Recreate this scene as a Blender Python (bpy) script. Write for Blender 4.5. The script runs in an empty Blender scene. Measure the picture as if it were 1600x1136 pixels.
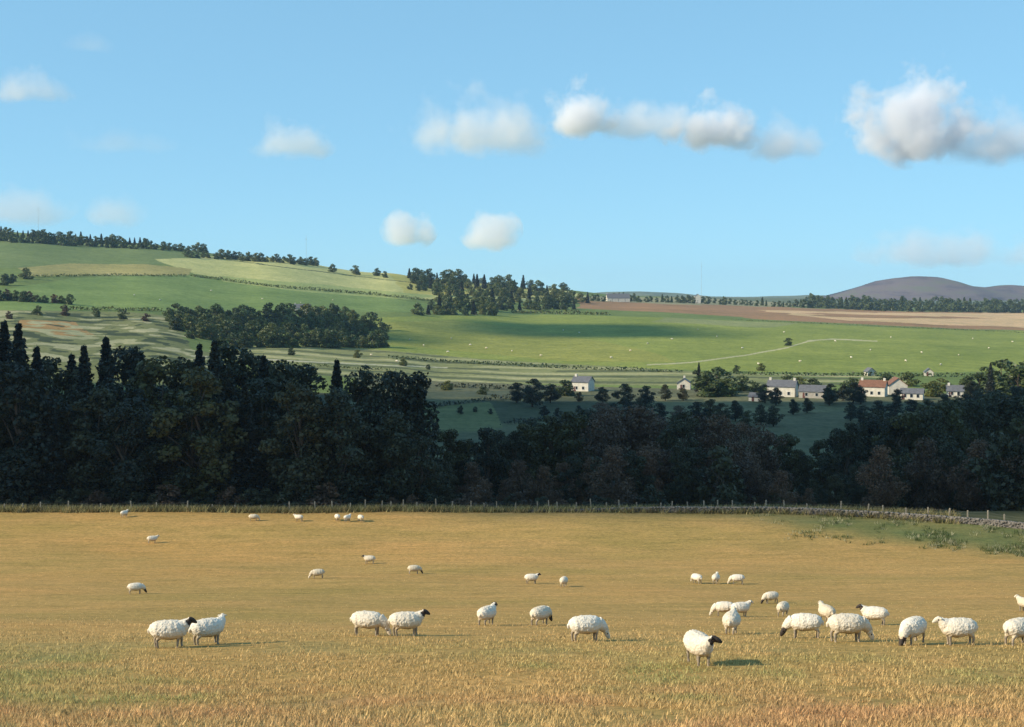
import bpy, math, random
import numpy as np
from mathutils import Vector, noise as mnoise

# ------------------------------------------------------------------ camera, sky, sun
scene = bpy.context.scene
COL = scene.collection
F = 2000.0                                   # focal length in photo pixels (1600 wide)
TH = math.atan((568 - 466) / F)              # camera tilts down slightly
CT, ST = math.cos(TH), math.sin(TH)
cam_data = bpy.data.cameras.new("camera")
cam = bpy.data.objects.new("camera", cam_data)
COL.objects.link(cam)
cam.location = (0, 0, 0)
cam.rotation_euler = (math.pi / 2 - TH, 0, 0)
cam_data.sensor_width = 36.0
cam_data.lens = 36.0 * F / 1600
cam_data.clip_start = 0.5
cam_data.clip_end = 40000
scene.camera = cam

SUN_EL = math.radians(28)
SUN_A = math.radians(18)                     # light travels to +x, a little to +y
LDIR = Vector((math.cos(SUN_EL) * math.cos(SUN_A), math.cos(SUN_EL) * math.sin(SUN_A), -math.sin(SUN_EL)))
world = bpy.data.worlds.new("World")
scene.world = world
world.use_nodes = True
wn, wl = world.node_tree.nodes, world.node_tree.links
bg = wn['Background']
sky = wn.new('ShaderNodeTexSky')
sky.sky_type = 'NISHITA'
sky.sun_disc = False
sky.sun_elevation = SUN_EL
to_sun = -LDIR
sky.sun_rotation = math.atan2(to_sun.x, to_sun.y)
sky.air_density = 0.65
sky.dust_density = 0.0
sky.ozone_density = 2.5
sky.altitude = 100
tint = wn.new('ShaderNodeMix'); tint.data_type = 'RGBA'; tint.blend_type = 'MULTIPLY'
tint.inputs[0].default_value = 1.0
tint.inputs[7].default_value = (1.46, 2.52, 3.05, 1)        # the photograph's cool white balance
soft = wn.new('ShaderNodeGamma'); soft.inputs[1].default_value = 0.35      # and its low sky contrast
wl.new(sky.outputs[0], soft.inputs[0])
wl.new(soft.outputs[0], tint.inputs[6])
wl.new(tint.outputs[2], bg.inputs[0])
bg.inputs[1].default_value = 0.13
sd = bpy.data.lights.new("sun", 'SUN')
sd.energy = 4.9
sd.angle = math.radians(0.5)
sd.color = (1.0, 0.86, 0.64)
so = bpy.data.objects.new("sun", sd)
so.rotation_euler = LDIR.to_track_quat('-Z', 'Y').to_euler()
so.location = (-50, -20, 60)
COL.objects.link(so)
scene.view_settings.view_transform = 'Standard'
scene.view_settings.look = 'None'
scene.view_settings.exposure = 0.36
scene.view_settings.gamma = 1.0
scene.cycles.volume_bounces = 6
scene.cycles.max_bounces = 8
scene.cycles.diffuse_bounces = 3

rnd = random.Random(7)
nrs = np.random.RandomState(11)


# ------------------------------------------------------------------ helpers
def P(px, py, d):
    """point at forward distance d on the line of sight through photo pixel px,py"""
    u = (px - 800) / F
    v = (568 - py) / F
    k = d / (CT + v * ST)
    return Vector((u * k, d, (v * CT - ST) * k))


def zof(py, d):
    v = (568 - py) / F
    return (v * CT - ST) / (CT + v * ST) * d


def tag(o, label=None, cat=None, group=None, kind=None):
    if label: o['label'] = label
    if cat: o['category'] = cat
    if group: o['group'] = group
    if kind: o['kind'] = kind
    return o


def mesh_obj(name, verts, faces, mats=(), parent=None, smooth=False, midx=None, loc=None, rotz=0, colors=None):
    me = bpy.data.meshes.new(name)
    me.from_pydata([tuple(map(float, v)) for v in verts], [], [tuple(map(int, f)) for f in faces])
    for m in mats: me.materials.append(m)
    if midx is not None: me.polygons.foreach_set('material_index', np.asarray(midx, dtype=np.int32))
    if smooth: me.polygons.foreach_set('use_smooth', np.ones(len(me.polygons), dtype=bool))
    if colors is not None:
        at = me.color_attributes.new('tint', 'FLOAT_COLOR', 'POINT')
        c = np.ones((len(verts), 4), dtype=np.float32); c[:, :3] = colors
        at.data.foreach_set('color', c.ravel())
    me.update()
    o = bpy.data.objects.new(name, me)
    COL.objects.link(o)
    if parent: o.parent = parent
    if loc is not None: o.location = loc
    o.rotation_euler = (0, 0, rotz)
    return o


def quad_mesh(name, V, Q, mats=(), colors=None, smooth=False):
    """fast mesh from numpy verts and quad/tri index arrays"""
    me = bpy.data.meshes.new(name)
    n = Q.shape[1]
    me.vertices.add(len(V)); me.vertices.foreach_set('co', V.astype(np.float32).ravel())
    me.loops.add(Q.size); me.loops.foreach_set('vertex_index', Q.astype(np.int32).ravel())
    me.polygons.add(len(Q))
    me.polygons.foreach_set('loop_start', np.arange(0, Q.size, n, dtype=np.int32))
    me.polygons.foreach_set('loop_total', np.full(len(Q), n, dtype=np.int32))
    if smooth: me.polygons.foreach_set('use_smooth', np.ones(len(Q), dtype=bool))
    for m in mats: me.materials.append(m)
    if colors is not None:
        at = me.color_attributes.new('tint', 'FLOAT_COLOR', 'POINT')
        c = np.ones((len(V), 4), dtype=np.float32); c[:, :3] = colors
        at.data.foreach_set('color', c.ravel())
    me.update(calc_edges=True)
    return me


def link(name, me, parent=None, loc=(0, 0, 0), rotz=0.0, scale=1.0):
    o = bpy.data.objects.new(name, me)
    COL.objects.link(o)
    if parent: o.parent = parent
    o.location = loc
    o.rotation_euler = (0, 0, rotz)
    o.scale = (scale,) * 3 if not hasattr(scale, '__len__') else scale
    return o


def empty(name, loc, rotz=0.0, scale=1.0):
    o = bpy.data.objects.new(name, None)
    COL.objects.link(o)
    o.empty_display_size = 0.3
    o.location = loc
    o.rotation_euler = (0, 0, rotz)
    o.scale = (scale,) * 3 if not hasattr(scale, '__len__') else scale
    return o


class NT:
    def __init__(s, name):
        s.m = bpy.data.materials.new(name); s.m.use_nodes = True
        s.n, s.l = s.m.node_tree.nodes, s.m.node_tree.links
        s.b = s.n['Principled BSDF']; s.out = s.n['Material Output']

    def add(s, t, **k):
        x = s.n.new('ShaderNode' + t)
        for a, b in k.items(): setattr(x, a, b)
        return x

    def noise(s, vec, scale, detail=4, rough=0.6):
        x = s.add('TexNoise'); x.inputs['Scale'].default_value = scale
        x.inputs['Detail'].default_value = detail; x.inputs['Roughness'].default_value = rough
        if vec is not None: s.l.new(vec, x.inputs['Vector'])
        return x.outputs['Fac']

    def ramp(s, fac, stops):
        x = s.add('ValToRGB'); e = x.color_ramp.elements
        while len(e) < len(stops): e.new(0.5)
        for i, (p, c) in enumerate(stops):
            e[i].position = p; e[i].color = (c[0], c[1], c[2], 1)
        s.l.new(fac, x.inputs[0])
        return x.outputs[0]

    def mul(s, a, b, fac=1.0):
        x = s.add('Mix', data_type='RGBA', blend_type='MULTIPLY')
        x.inputs[0].default_value = fac
        s.l.new(a, x.inputs[6]); s.l.new(b, x.inputs[7])
        return x.outputs[2]

    def mix(s, a, b, f):
        x = s.add('Mix', data_type='RGBA')
        if isinstance(f, float): x.inputs[0].default_value = f
        else: s.l.new(f, x.inputs[0])
        s.l.new(a, x.inputs[6]); s.l.new(b, x.inputs[7])
        return x.outputs[2]

    def mapping(s, vec, scale):
        x = s.add('Mapping'); x.inputs['Scale'].default_value = scale
        s.l.new(vec, x.inputs['Vector'])
        return x.outputs[0]

    def bump(s, h, strength, dist):
        x = s.add('Bump'); x.inputs['Strength'].default_value = strength; x.inputs['Distance'].default_value = dist
        s.l.new(h, x.inputs['Height']); s.l.new(x.outputs[0], s.b.inputs['Normal'])


def simple_mat(name, c, rough=0.85, var=0.25, scale=3.0, bump=0.0):
    t = NT(name)
    co = t.add('TexCoord').outputs['Object']
    f = t.noise(co, scale)
    lo = [x * (1 - var) for x in c]; hi = [min(1, x * (1 + var)) for x in c]
    t.l.new(t.ramp(f, [(0.3, lo), (0.7, hi)]), t.b.inputs['Base Color'])
    t.b.inputs['Roughness'].default_value = rough
    t.b.inputs['Specular IOR Level'].default_value = 0.2
    if bump: t.bump(f, 0.6, bump)
    return t.m


# ------------------------------------------------------------------ ground shape
NEAR = [(-400, -1.9), (0, -1.9), (8, -3.7), (15, -5.5), (22, zof(1136, 22)), (30, zof(1062, 30)), (33.5, zof(1025, 33.5)), (38, zof(1003, 38)),
        (44, zof(990, 44)), (53, zof(976, 53)), (66, zof(962, 66)), (80, zof(940, 80)), (95, zof(916, 95)),
        (107, zof(898, 107)), (120, zof(876, 120)), (131, zof(849, 131)), (143, zof(815, 143)), (151, zof(798, 151)),
        (165, -28.0), (190, -31.5), (225, -34.5), (265, -37.0), (330, zof(706, 330)), (400, zof(664, 400))]
BEY = {
    -500: [(500, -30), (700, -16), (1000, 12), (1400, 62), (1750, 108), (2100, 95), (3500, 40), (9000, 20)],
    0: [(500, 560), (600, 530), (700, 506), (850, 478), (1050, 446), (1300, 412), (1500, 388), (1680, 366), (1760, 361), (2100, 384), (3500, 430), (9000, 466)],
    200: [(500, 575), (600, 548), (750, 512), (900, 484), (1100, 452), (1300, 427), (1500, 400), (1680, 382), (1760, 379), (2100, 396), (3500, 435), (9000, 466)],
    400: [(500, 600), (600, 572), (750, 542), (900, 510), (1100, 474), (1300, 446), (1500, 420), (1700, 403), (1780, 401), (2100, 414), (3500, 445), (9000, 466)],
    600: [(490, 612), (560, 592), (700, 562), (900, 530), (1100, 496), (1300, 470), (1500, 450), (1750, 428), (1850, 426), (2200, 436), (3500, 452), (9000, 466)],
    700: [(490, 618), (560, 599), (680, 574), (880, 538), (1080, 508), (1300, 482), (1500, 462), (1750, 444), (1950, 438), (2300, 444), (3500, 456), (9000, 466)],
    850: [(490, 622), (560, 603), (650, 583), (750, 563), (880, 541), (1050, 519), (1250, 499), (1500, 482), (1800, 464), (2100, 450), (2400, 452), (3500, 460), (9000, 466)],
    1000: [(490, 622), (560, 603), (650, 583), (750, 563), (880, 541), (1050, 519), (1250, 500), (1500, 486), (1900, 472), (2300, 463), (2800, 462), (3500, 463), (9000, 466)],
    1200: [(490, 622), (560, 603), (650, 584), (750, 565), (880, 545), (1050, 524), (1250, 508), (1500, 494), (1900, 482), (2400, 473), (3000, 467), (4500, 465), (9000, 465)],
    1400: [(490, 622), (560, 603), (650, 585), (750, 567), (880, 548), (1050, 530), (1250, 514), (1500, 500), (1900, 489), (2400, 480), (3000, 475), (4500, 470), (9000, 466)],
    1600: [(490, 624), (560, 606), (650, 588), (750, 570), (880, 552), (1050, 536), (1250, 522), (1500, 508), (1900, 494), (2400, 483), (3000, 476), (4500, 470), (9000, 466)],
    2100: [(490, 630), (560, 612), (650, 594), (750, 577), (880, 560), (1050, 543), (1250, 527), (1500, 512), (1900, 497), (2400, 484), (3000, 476), (4500, 470), (9000, 466)],
}
CX = sorted(BEY)
YG = np.concatenate([np.arange(-400, 150, 2.0), np.geomspace(150, 9000, 700)])
TAB = []
for c in CX:
    pts = list(NEAR)
    for d, v in BEY[c]:
        pts.append((d, v if c == -500 else zof(v, d)))
    dd, zz = zip(*pts)
    z = np.interp(YG, dd, zz)
    # soften the joints between control points
    for it in range(6):
        z[1:-1] = 0.25 * z[:-2] + 0.5 * z[1:-1] + 0.25 * z[2:]
    TAB.append(z)
TAB = np.array(TAB)


def ground(X, Y):
    X = np.asarray(X, dtype=float); Y = np.asarray(Y, dtype=float)
    px = 800 + F * CT * X / np.maximum(Y, 25.0)
    px = np.clip(px, CX[0], CX[-1])
    i = np.clip(np.searchsorted(CX, px) - 1, 0, len(CX) - 2)
    cx = np.array(CX, dtype=float)
    t = (px - cx[i]) / (cx[i + 1] - cx[i])
    t = t * t * (3 - 2 * t)
    yi = np.interp(Y, YG, np.arange(len(YG)))
    k = np.clip(yi.astype(int), 0, len(YG) - 2); fy = yi - k
    za = TAB[i, k] * (1 - fy) + TAB[i, k + 1] * fy
    zb = TAB[i + 1, k] * (1 - fy) + TAB[i + 1, k + 1] * fy
    z = za * (1 - t) + zb * t
    # gentle undulation
    z = z + 0.10 * np.sin(X * 0.21 + Y * 0.07) * np.sin(Y * 0.17 - X * 0.05) * np.clip((Y - 20) / 40, 0, 1)
    return z


def gz(x, y): return float(ground(x, y))


def edge_depth(px):
    """far edge of the near pasture, as a distance for each bearing"""
    return float(np.interp(px, [-600, 0, 1000, 1200, 1400, 1600, 2200], [151, 151, 151, 149.5, 146, 139, 120]))


def on_ground(px, d):
    x = (px - 800) / F / CT * d
    return Vector((x, d, gz(x, d)))


def hit(px, py, lo=22.0, hi=4000.0):
    """first place where the line of sight through a pixel meets the ground"""
    ds = np.geomspace(lo, hi, 1500)
    v = (568 - py) / F
    k = ds / (CT + v * ST)
    xs = (px - 800) / F * k
    zs = (v * CT - ST) * k
    g = ground(xs, ds)
    b = np.nonzero(zs <= g)[0]
    i = b[0] if len(b) else len(ds) - 1
    return Vector((xs[i], ds[i], g[i]))


# ------------------------------------------------------------------ ground materials and sheets
def vnoise(x, y, s, seed=0):
    """cheap smooth value noise on arrays"""
    x = x / s + seed * 17.3; y = y / s - seed * 9.1
    xi = np.floor(x).astype(np.int64); yi = np.floor(y).astype(np.int64)
    fx = x - xi; fy = y - yi
    fx = fx * fx * (3 - 2 * fx); fy = fy * fy * (3 - 2 * fy)

    def h(a, b):
        n = (a * 374761393 + b * 668265263 + seed * 1442695) & 0x7fffffff
        n = ((n ^ (n >> 13)) * 1274126177) & 0x7fffffff
        return ((n ^ (n >> 16)) & 0xffff) / 65535.0
    return (h(xi, yi) * (1 - fx) + h(xi + 1, yi) * fx) * (1 - fy) + (h(xi, yi + 1) * (1 - fx) + h(xi + 1, yi + 1) * fx) * fy


def inside(px, py, poly):
    r = np.zeros(px.shape, dtype=bool)
    n = len(poly)
    for i in range(n):
        x1, y1 = poly[i]; x2, y2 = poly[(i + 1) % n]
        if y1 == y2: continue
        c = ((y1 > py) != (y2 > py)) & (px < (x2 - x1) * (py - y1) / (y2 - y1) + x1)
        r ^= c
    return r


def ground_mat(name, detail, near):
    t = NT(name)
    co = t.add('TexCoord').outputs['Object']
    at = t.add('Attribute'); at.attribute_name = 'tint'
    base = at.outputs['Color']
    if near:
        a = t.noise(t.mapping(co, (0.35, 1.0, 1.0)), 0.30, 5, 0.65)
        b = t.noise(co, 2.6, 6, 0.7)
        c = t.noise(t.mapping(co, (0.25, 1.0, 1.0)), 1.1, 3, 0.6)
        base = t.mul(base, t.ramp(a, [(0.25, (0.84, 0.88, 0.80)), (0.75, (1.16, 1.11, 1.12))]))
        base = t.mul(base, t.ramp(c, [(0.3, (0.80, 0.84, 0.80)), (0.5, (1.0, 1.0, 1.0)), (0.7, (1.10, 1.07, 1.05))]))
        base = t.mul(base, t.ramp(b, [(0.30, (0.62, 0.64, 0.60)), (0.55, (1.05, 1.03, 1.0)), (0.75, (1.35, 1.28, 1.25))]))
        e = t.noise(t.mapping(co, (0.6, 1.0, 1.0)), 0.07, 4, 0.6)
        base = t.mul(base, t.ramp(e, [(0.33, (0.86, 0.93, 0.86)), (0.5, (1, 1, 1)), (0.68, (1.12, 1.04, 1.02))]))
        g = t.noise(co, 9.0, 3, 0.7)
        base = t.mul(base, t.ramp(g, [(0.32, (0.70, 0.72, 0.68)), (0.5, (1, 1, 1)), (0.7, (1.25, 1.2, 1.2))]))
        t.bump(b, 0.9, 0.06)
    else:
        a = t.noise(co, 0.012, 5, 0.6)
        b = t.noise(co, 0.09, 5, 0.7)
        base = t.mul(base, t.ramp(a, [(0.3, (0.80, 0.84, 0.80)), (0.7, (1.18, 1.12, 1.15))]))
        base = t.mul(base, t.ramp(b, [(0.3, (0.78, 0.80, 0.78)), (0.7, (1.2, 1.16, 1.15))]))
        c = t.noise(t.mapping(co, (1, .45, 1)), 0.45, 4, 0.75)
        base = t.mul(base, t.ramp(c, [(0.32, (0.72, 0.76, 0.72)), (0.5, (1, 1, 1)), (0.72, (1.22, 1.18, 1.15))]))
        t.bump(b, 0.5, 1.0)
    t.l.new(base, t.b.inputs['Base Color'])
    t.b.inputs['Roughness'].default_value = 0.95
    t.b.inputs['Specular IOR Level'].default_value = 0.1
    return t.m


M_near = ground_mat('dry_pasture_grass', 1, True)
M_far = ground_mat('hill_fields', 1, False)


def sheet(name, ss, ys_of, colour, mat):
    """a ground sheet over rays ss (x/y slopes) and rows given by ys_of(s) -> array"""
    rows = ys_of(0.0).shape[0]
    X = np.zeros((rows, len(ss))); Y = np.zeros_like(X)
    for j, s in enumerate(ss):
        y = ys_of(s)
        Y[:, j] = y
        X[:, j] = s * np.maximum(y, 25.0)
    Z = ground(X, Y)
    px = 800 + F * CT * X / np.maximum(Y, 25.0)
    sl = Z / np.maximum(Y, 5.0)
    py = 568 - F * np.tan(np.arctan(sl) + TH)
    C = colour(px, py, X, Y)
    V = np.stack([X.ravel(), Y.ravel(), Z.ravel()], 1)
    n, m = X.shape
    a = (np.arange(n - 1)[:, None] * m + np.arange(m - 1)[None, :]).ravel()
    Q = np.stack([a, a + 1, a + m + 1, a + m], 1)
    me = quad_mesh(name, V, Q, [mat], C.reshape(-1, 3), smooth=True)
    o = link(name, me)
    return tag(o, kind='structure')


def lerp(a, b, t): return a * (1 - t[..., None]) + np.array(b) * t[..., None]


def near_colour(px, py, X, Y):
    C = np.zeros(X.shape + (3,)); C[:] = (0.425, 0.272, 0.098)
    g = vnoise(X, Y, 7.0, 1) * 0.6 + vnoise(X, Y, 2.2, 2) * 0.4
    # greener worn strips in the tussocky ground close by
    t = np.clip((46 - Y) / 12, 0, 1) * np.clip((g - 0.42) * 3.5, 0, 1)
    C = lerp(C, (0.27, 0.24, 0.10), t * 0.75)
    t = np.clip((30 - Y) / 7, 0, 1) * np.clip((vnoise(X, Y, 2.2, 5) - 0.3) * 1.6, 0, 1)
    C = lerp(C, (0.40, 0.22, 0.11), t * 0.7)
    # the hollow at the far right is green and rushy
    lim = 806 + np.clip(px - 900, 0, 900) * 0.105 + 26 * (vnoise(X, Y, 16, 12) - 0.5)
    e = np.clip((lim - py) / 26, 0, 1) * np.clip((px - 840) / 300, 0, 1)
    C = lerp(C, (0.13, 0.15, 0.058), np.clip(e * (0.7 + 0.6 * g), 0, 1))
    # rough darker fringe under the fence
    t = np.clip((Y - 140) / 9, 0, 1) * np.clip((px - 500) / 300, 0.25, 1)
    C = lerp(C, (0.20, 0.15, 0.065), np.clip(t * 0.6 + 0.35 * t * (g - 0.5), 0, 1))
    return C


GB, GM = (0.215, 0.250, 0.056), (0.145, 0.190, 0.056)
PALE, YEL = (0.44, 0.43, 0.17), (0.40, 0.37, 0.11)
BROWN, TAN = (0.30, 0.175, 0.090), (0.56, 0.38, 0.21)
FIELDS = [
    # colour, polygon of the field's corners as seen from the stile
    ((0.150, 0.195, 0.070), [(-300, 330), (-300, 420), (60, 418), (260, 412), (330, 402), (200, 380), (0, 350)]),
    (PALE, [(250, 405), (420, 398), (560, 412), (700, 428), (860, 448), (930, 466), (780, 474), (600, 462), (430, 448), (300, 428)]),
    (YEL, [(600, 425), (720, 432), (830, 447), (860, 464), (640, 458)]),
    ((0.30, 0.27, 0.10), [(30, 418), (110, 412), (230, 412), (300, 420), (290, 432), (150, 430), (40, 432)]),
    ((0.170, 0.235, 0.070), [(-60, 470), (40, 446), (120, 434), (280, 430), (440, 446), (600, 464), (680, 476), (640, 488), (400, 486), (180, 484), (0, 486)]),
    ((0.30, 0.34, 0.12), [(350, 432), (520, 446), (690, 462), (640, 468), (480, 456), (350, 441)]),
    ((0.175, 0.185, 0.075), [(-400, 480), (60, 484), (200, 488), (280, 496), (300, 548), (420, 560), (200, 620), (-400, 600)]),
    ((0.36, 0.22, 0.085), [(30, 500), (120, 503), (150, 526), (90, 524), (20, 512)]),
    ((0.215, 0.225, 0.095), [(330, 540), (560, 545), (760, 562), (1000, 576), (1300, 592), (1300, 606), (900, 600), (620, 596), (420, 580)]),
    (GB, [(430, 505), (640, 494), (920, 492), (1150, 500), (1400, 512), (1700, 520), (1700, 578), (1300, 583), (1000, 576), (760, 562), (560, 545), (430, 540)]),
    ((0.245, 0.255, 0.060), [(560, 505), (700, 500), (860, 520), (1000, 545), (1060, 566), (900, 566), (700, 548), (560, 535)]),
    (BROWN, [(900, 464), (1060, 466), (1250, 481), (1420, 487), (1750, 489), (1750, 522), (1480, 512), (1250, 502), (1050, 490), (905, 481)]),
    (TAN, [(1180, 484), (1400, 489), (1750, 491), (1750, 516), (1500, 509), (1320, 501)]),
    (BROWN, [(1240, 489), (1400, 493), (1560, 497), (1400, 497), (1300, 494)]),
    ((0.23, 0.25, 0.10), [(1040, 496), (1250, 505), (1200, 512), (1020, 503)]),
    ((0.27, 0.25, 0.14), [(905, 463), (1100, 466), (1300, 478), (1180, 479), (1020, 474), (920, 470)]),
    ((0.118, 0.122, 0.068), [(560, 590), (900, 603), (1250, 612), (1700, 616), (1700, 730), (500, 730)]),
    ((0.080, 0.088, 0.050), [(760, 622), (1000, 618), (1010, 650), (780, 662)]),
    ((0.155, 0.165, 0.072), [(640, 640), (770, 628), (790, 668), (640, 684)]),
    ((0.145, 0.145, 0.075), [(1010, 618), (1250, 622), (1330, 640), (1010, 660)]),
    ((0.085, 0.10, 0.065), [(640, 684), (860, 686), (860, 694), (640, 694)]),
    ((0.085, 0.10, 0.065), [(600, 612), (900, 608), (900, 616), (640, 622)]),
]


def far_colour(px, py, X, Y):
    jx = (vnoise(X, Y, 60, 3) - 0.5) * 14; jy = (vnoise(X, Y, 60, 4) - 0.5) * 2.4
    qx, qy = px + jx, py + jy
    C = np.zeros(X.shape + (3,)); C[:] = GM
    C[Y > 2300] = (0.13, 0.15, 0.09)
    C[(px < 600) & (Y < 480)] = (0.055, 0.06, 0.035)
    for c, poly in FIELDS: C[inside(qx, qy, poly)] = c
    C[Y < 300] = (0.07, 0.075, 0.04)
    # mown / terraced lines along the foot of the hill
    band = inside(px, py, [(330, 540), (560, 545), (760, 562), (1000, 576), (1420, 590), (1420, 604), (900, 600), (620, 596), (420, 580)])
    k = np.sin(Y * 0.155 + X * 0.02 + 2 * vnoise(X, Y, 90, 6))
    u = vnoise(X, Y, 38, 16)
    C[band & (k > 0.45) & (u > .35)] = (0.33, 0.32, 0.16)
    C[band & (k < -0.55) & (u < .7)] = (0.11, 0.125, 0.06)
    # rough ground with pale outcrops
    r = inside(px, py, [(0, 485), (280, 496), (300, 545), (420, 556), (420, 585), (0, 560)])
    v = vnoise(X, Y * .6, 7, 7) * .6 + vnoise(X, Y, 17, 9) * .4
    C[r & (v > 0.63)] = (0.36, 0.34, 0.19)
    C[r & (v < 0.38)] = (0.06, 0.075, 0.035)
    # a farm track climbing the green slope
    def line(pts, wpx, col):
        p = np.interp(px, [q[0] for q in pts], [q[1] for q in pts], left=-999, right=-999)
        C[np.abs(py - p + (vnoise(X, Y, 25, 8) - 0.5) * 1.2) < wpx] = col
    line([(1010, 570), (1080, 566), (1160, 556), (1230, 543), (1262, 533), (1300, 530), (1370, 533)], 0.9, (0.40, 0.38, 0.22))
    line([(300, 556), (500, 566), (700, 575)], 0.8, (0.42, 0.40, 0.28))
    line([(330, 402), (450, 418), (600, 437), (760, 452)], 0.5, (0.08, 0.10, 0.04))
    return C


S_near = np.linspace(-0.75, 0.75, 420)
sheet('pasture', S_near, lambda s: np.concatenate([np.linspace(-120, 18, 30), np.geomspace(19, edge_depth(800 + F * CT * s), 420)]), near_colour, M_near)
S_far = np.concatenate([np.linspace(-0.95, -0.45, 60)[:-1], np.linspace(-0.45, 0.45, 1000), np.linspace(0.45, 0.95, 60)[1:]])
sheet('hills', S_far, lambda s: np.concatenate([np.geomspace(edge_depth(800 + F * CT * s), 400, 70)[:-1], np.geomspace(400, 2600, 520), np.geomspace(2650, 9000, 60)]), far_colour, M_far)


# distant hills beyond the valley, each a real ridge several kilometres off
def far_hill(name, prof, d, depth, mat):
    xs = [p[0] for p in prof]; ys = [p[1] for p in prof]
    n = 160; m = 24
    pxs = np.linspace(xs[0], xs[-1], n)
    top = np.interp(pxs, xs, ys)
    V = np.zeros((m, n, 3))
    for j in range(m):
        t = j / (m - 1)
        dd = d - depth / 2 + depth * t
        hgt = math.sin(math.pi * t) ** 0.8
        x = (pxs - 800) / F / CT * d
        z = zof(0, 1) * 0 + np.array([zof(q, d) for q in top])
        z = z + 6 * (vnoise(x, x * 0 + dd, 260, 4) - 0.5) + 4 * (vnoise(x, x * 0 + dd, 90, 5) - 0.5)
        V[j, :, 0] = x; V[j, :, 1] = dd; V[j, :, 2] = -40 + (z + 40) * hgt
    a = (np.arange(m - 1)[:, None] * n + np.arange(n - 1)[None, :]).ravel()
    Q = np.stack([a, a + 1, a + n + 1, a + n], 1)
    o = link(name, quad_mesh(name, V.reshape(-1, 3), Q, [mat], smooth=True))
    return tag(o, kind='structure')


def hill_mat(name, c1, c2, c3):
    t = NT(name)
    co = t.add('TexCoord').outputs['Object']
    f = t.noise(t.mapping(co, (1, .5, 5)), 0.006, 8, 0.7)
    t.l.new(t.ramp(f, [(0.35, c1), (0.5, c2), (0.65, c3)]), t.b.inputs['Base Color'])
    t.b.inputs['Roughness'].default_value = 1.0
    t.b.inputs['Specular IOR Level'].default_value = 0.0
    return t.m


M_moor = hill_mat('haze_tinted_moor', (0.065, 0.052, 0.066), (0.14, 0.105, 0.105), (0.12, 0.12, 0.075))  # moor colours include a painted bluish tint of distance haze
M_down = hill_mat('distant_fields', (0.07, 0.09, 0.05), (0.14, 0.16, 0.09), (0.20, 0.18, 0.11))
far_hill('moorland_hill', [(1270, 474), (1302, 462), (1326, 455), (1352, 447), (1376, 439), (1400, 434), (1425, 432), (1450, 433), (1468, 438), (1490, 446), (1530, 450), (1565, 446), (1600, 449), (1620, 452), (1700, 446), (1800, 455), (1950, 468)], 5200, 1400, M_moor)
far_hill('low_hills', [(820, 470), (880, 461), (940, 457), (1000, 456), (1060, 459), (1110, 464), (1180, 465), (1260, 461), (1330, 460), (1400, 458), (1600, 462), (1900, 470)], 6400, 900, M_down)


# ------------------------------------------------------------------ trees
def leaf_mat(name, c, trans=0.25, hue=0.5):
    t = NT(name)
    co = t.add('TexCoord').outputs['Object']
    oi = t.add('ObjectInfo').outputs['Random']
    f = t.noise(co, 0.45, 3, 0.7)
    a = t.ramp(f, [(0.3, [x * 0.55 for x in c]), (0.55, c), (0.75, (c[0] * 1.7, c[1] * 1.55, c[2] * 1.3))])
    b = t.ramp(oi, [(0.0, (0.50, 0.56, 0.62)), (0.5, (1, 1, 1)), (1.0, (1.0 + hue, 1.0 + hue * 0.45, 1.0))])
    r = t.mul(a, b)
    t.l.new(r, t.b.inputs['Base Color'])
    t.b.inputs['Roughness'].default_value = 0.5
    t.b.inputs['Specular IOR Level'].default_value = 0.4
    tr = t.add('BsdfTranslucent'); t.l.new(r, tr.inputs[0])
    mx = t.add('MixShader'); mx.inputs[0].default_value = trans
    t.l.new(t.b.outputs[0], mx.inputs[1]); t.l.new(tr.outputs[0], mx.inputs[2])
    t.l.new(mx.outputs[0], t.out.inputs[0])
    return t.m


M_bark = simple_mat('bark', (0.085, 0.062, 0.045), 0.9, 0.4, 2.0, 0.03)
M_birch = simple_mat('pale_bark', (0.36, 0.33, 0.28), 0.8, 0.4, 3.0, 0.02)
M_leafG = leaf_mat('broadleaf_foliage', (0.050, 0.058, 0.030))
M_leafC = leaf_mat('conifer_foliage', (0.028, 0.036, 0.026), 0.1, 0.2)
M_leafB = leaf_mat('brown_foliage', (0.135, 0.078, 0.045), 0.2, 0.3)
M_leafO = leaf_mat('olive_foliage', (0.085, 0.085, 0.030), 0.25, 0.3)
M_leafF = leaf_mat('distant_foliage', (0.095, 0.125, 0.036), 0.2, 0.5)


def tube(path, radii, sides=7):
    V, Q = [], []
    for i, (p, r) in enumerate(zip(path, radii)):
        p = Vector(p)
        d = (Vector(path[min(i + 1, len(path) - 1)]) - Vector(path[max(i - 1, 0)])).normalized()
        a = d.cross(Vector((0.3, 1, 0.1))).normalized(); b = d.cross(a)
        for k in range(sides):
            t = 2 * math.pi * k / sides
            V.append(p + (a * math.cos(t) + b * math.sin(t)) * r)
    for i in range(len(path) - 1):
        for k in range(sides):
            q = i * sides; k2 = (k + 1) % sides
            Q.append((q + k, q + k2, q + sides + k2, q + sides + k))
    return V, Q


def join(parts):
    V, Q = [], []
    for v, q in parts:
        o = len(V); V += list(v); Q += [tuple(i + o for i in f) for f in q]
    return np.array([tuple(p) for p in V]), np.array(Q)


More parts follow.
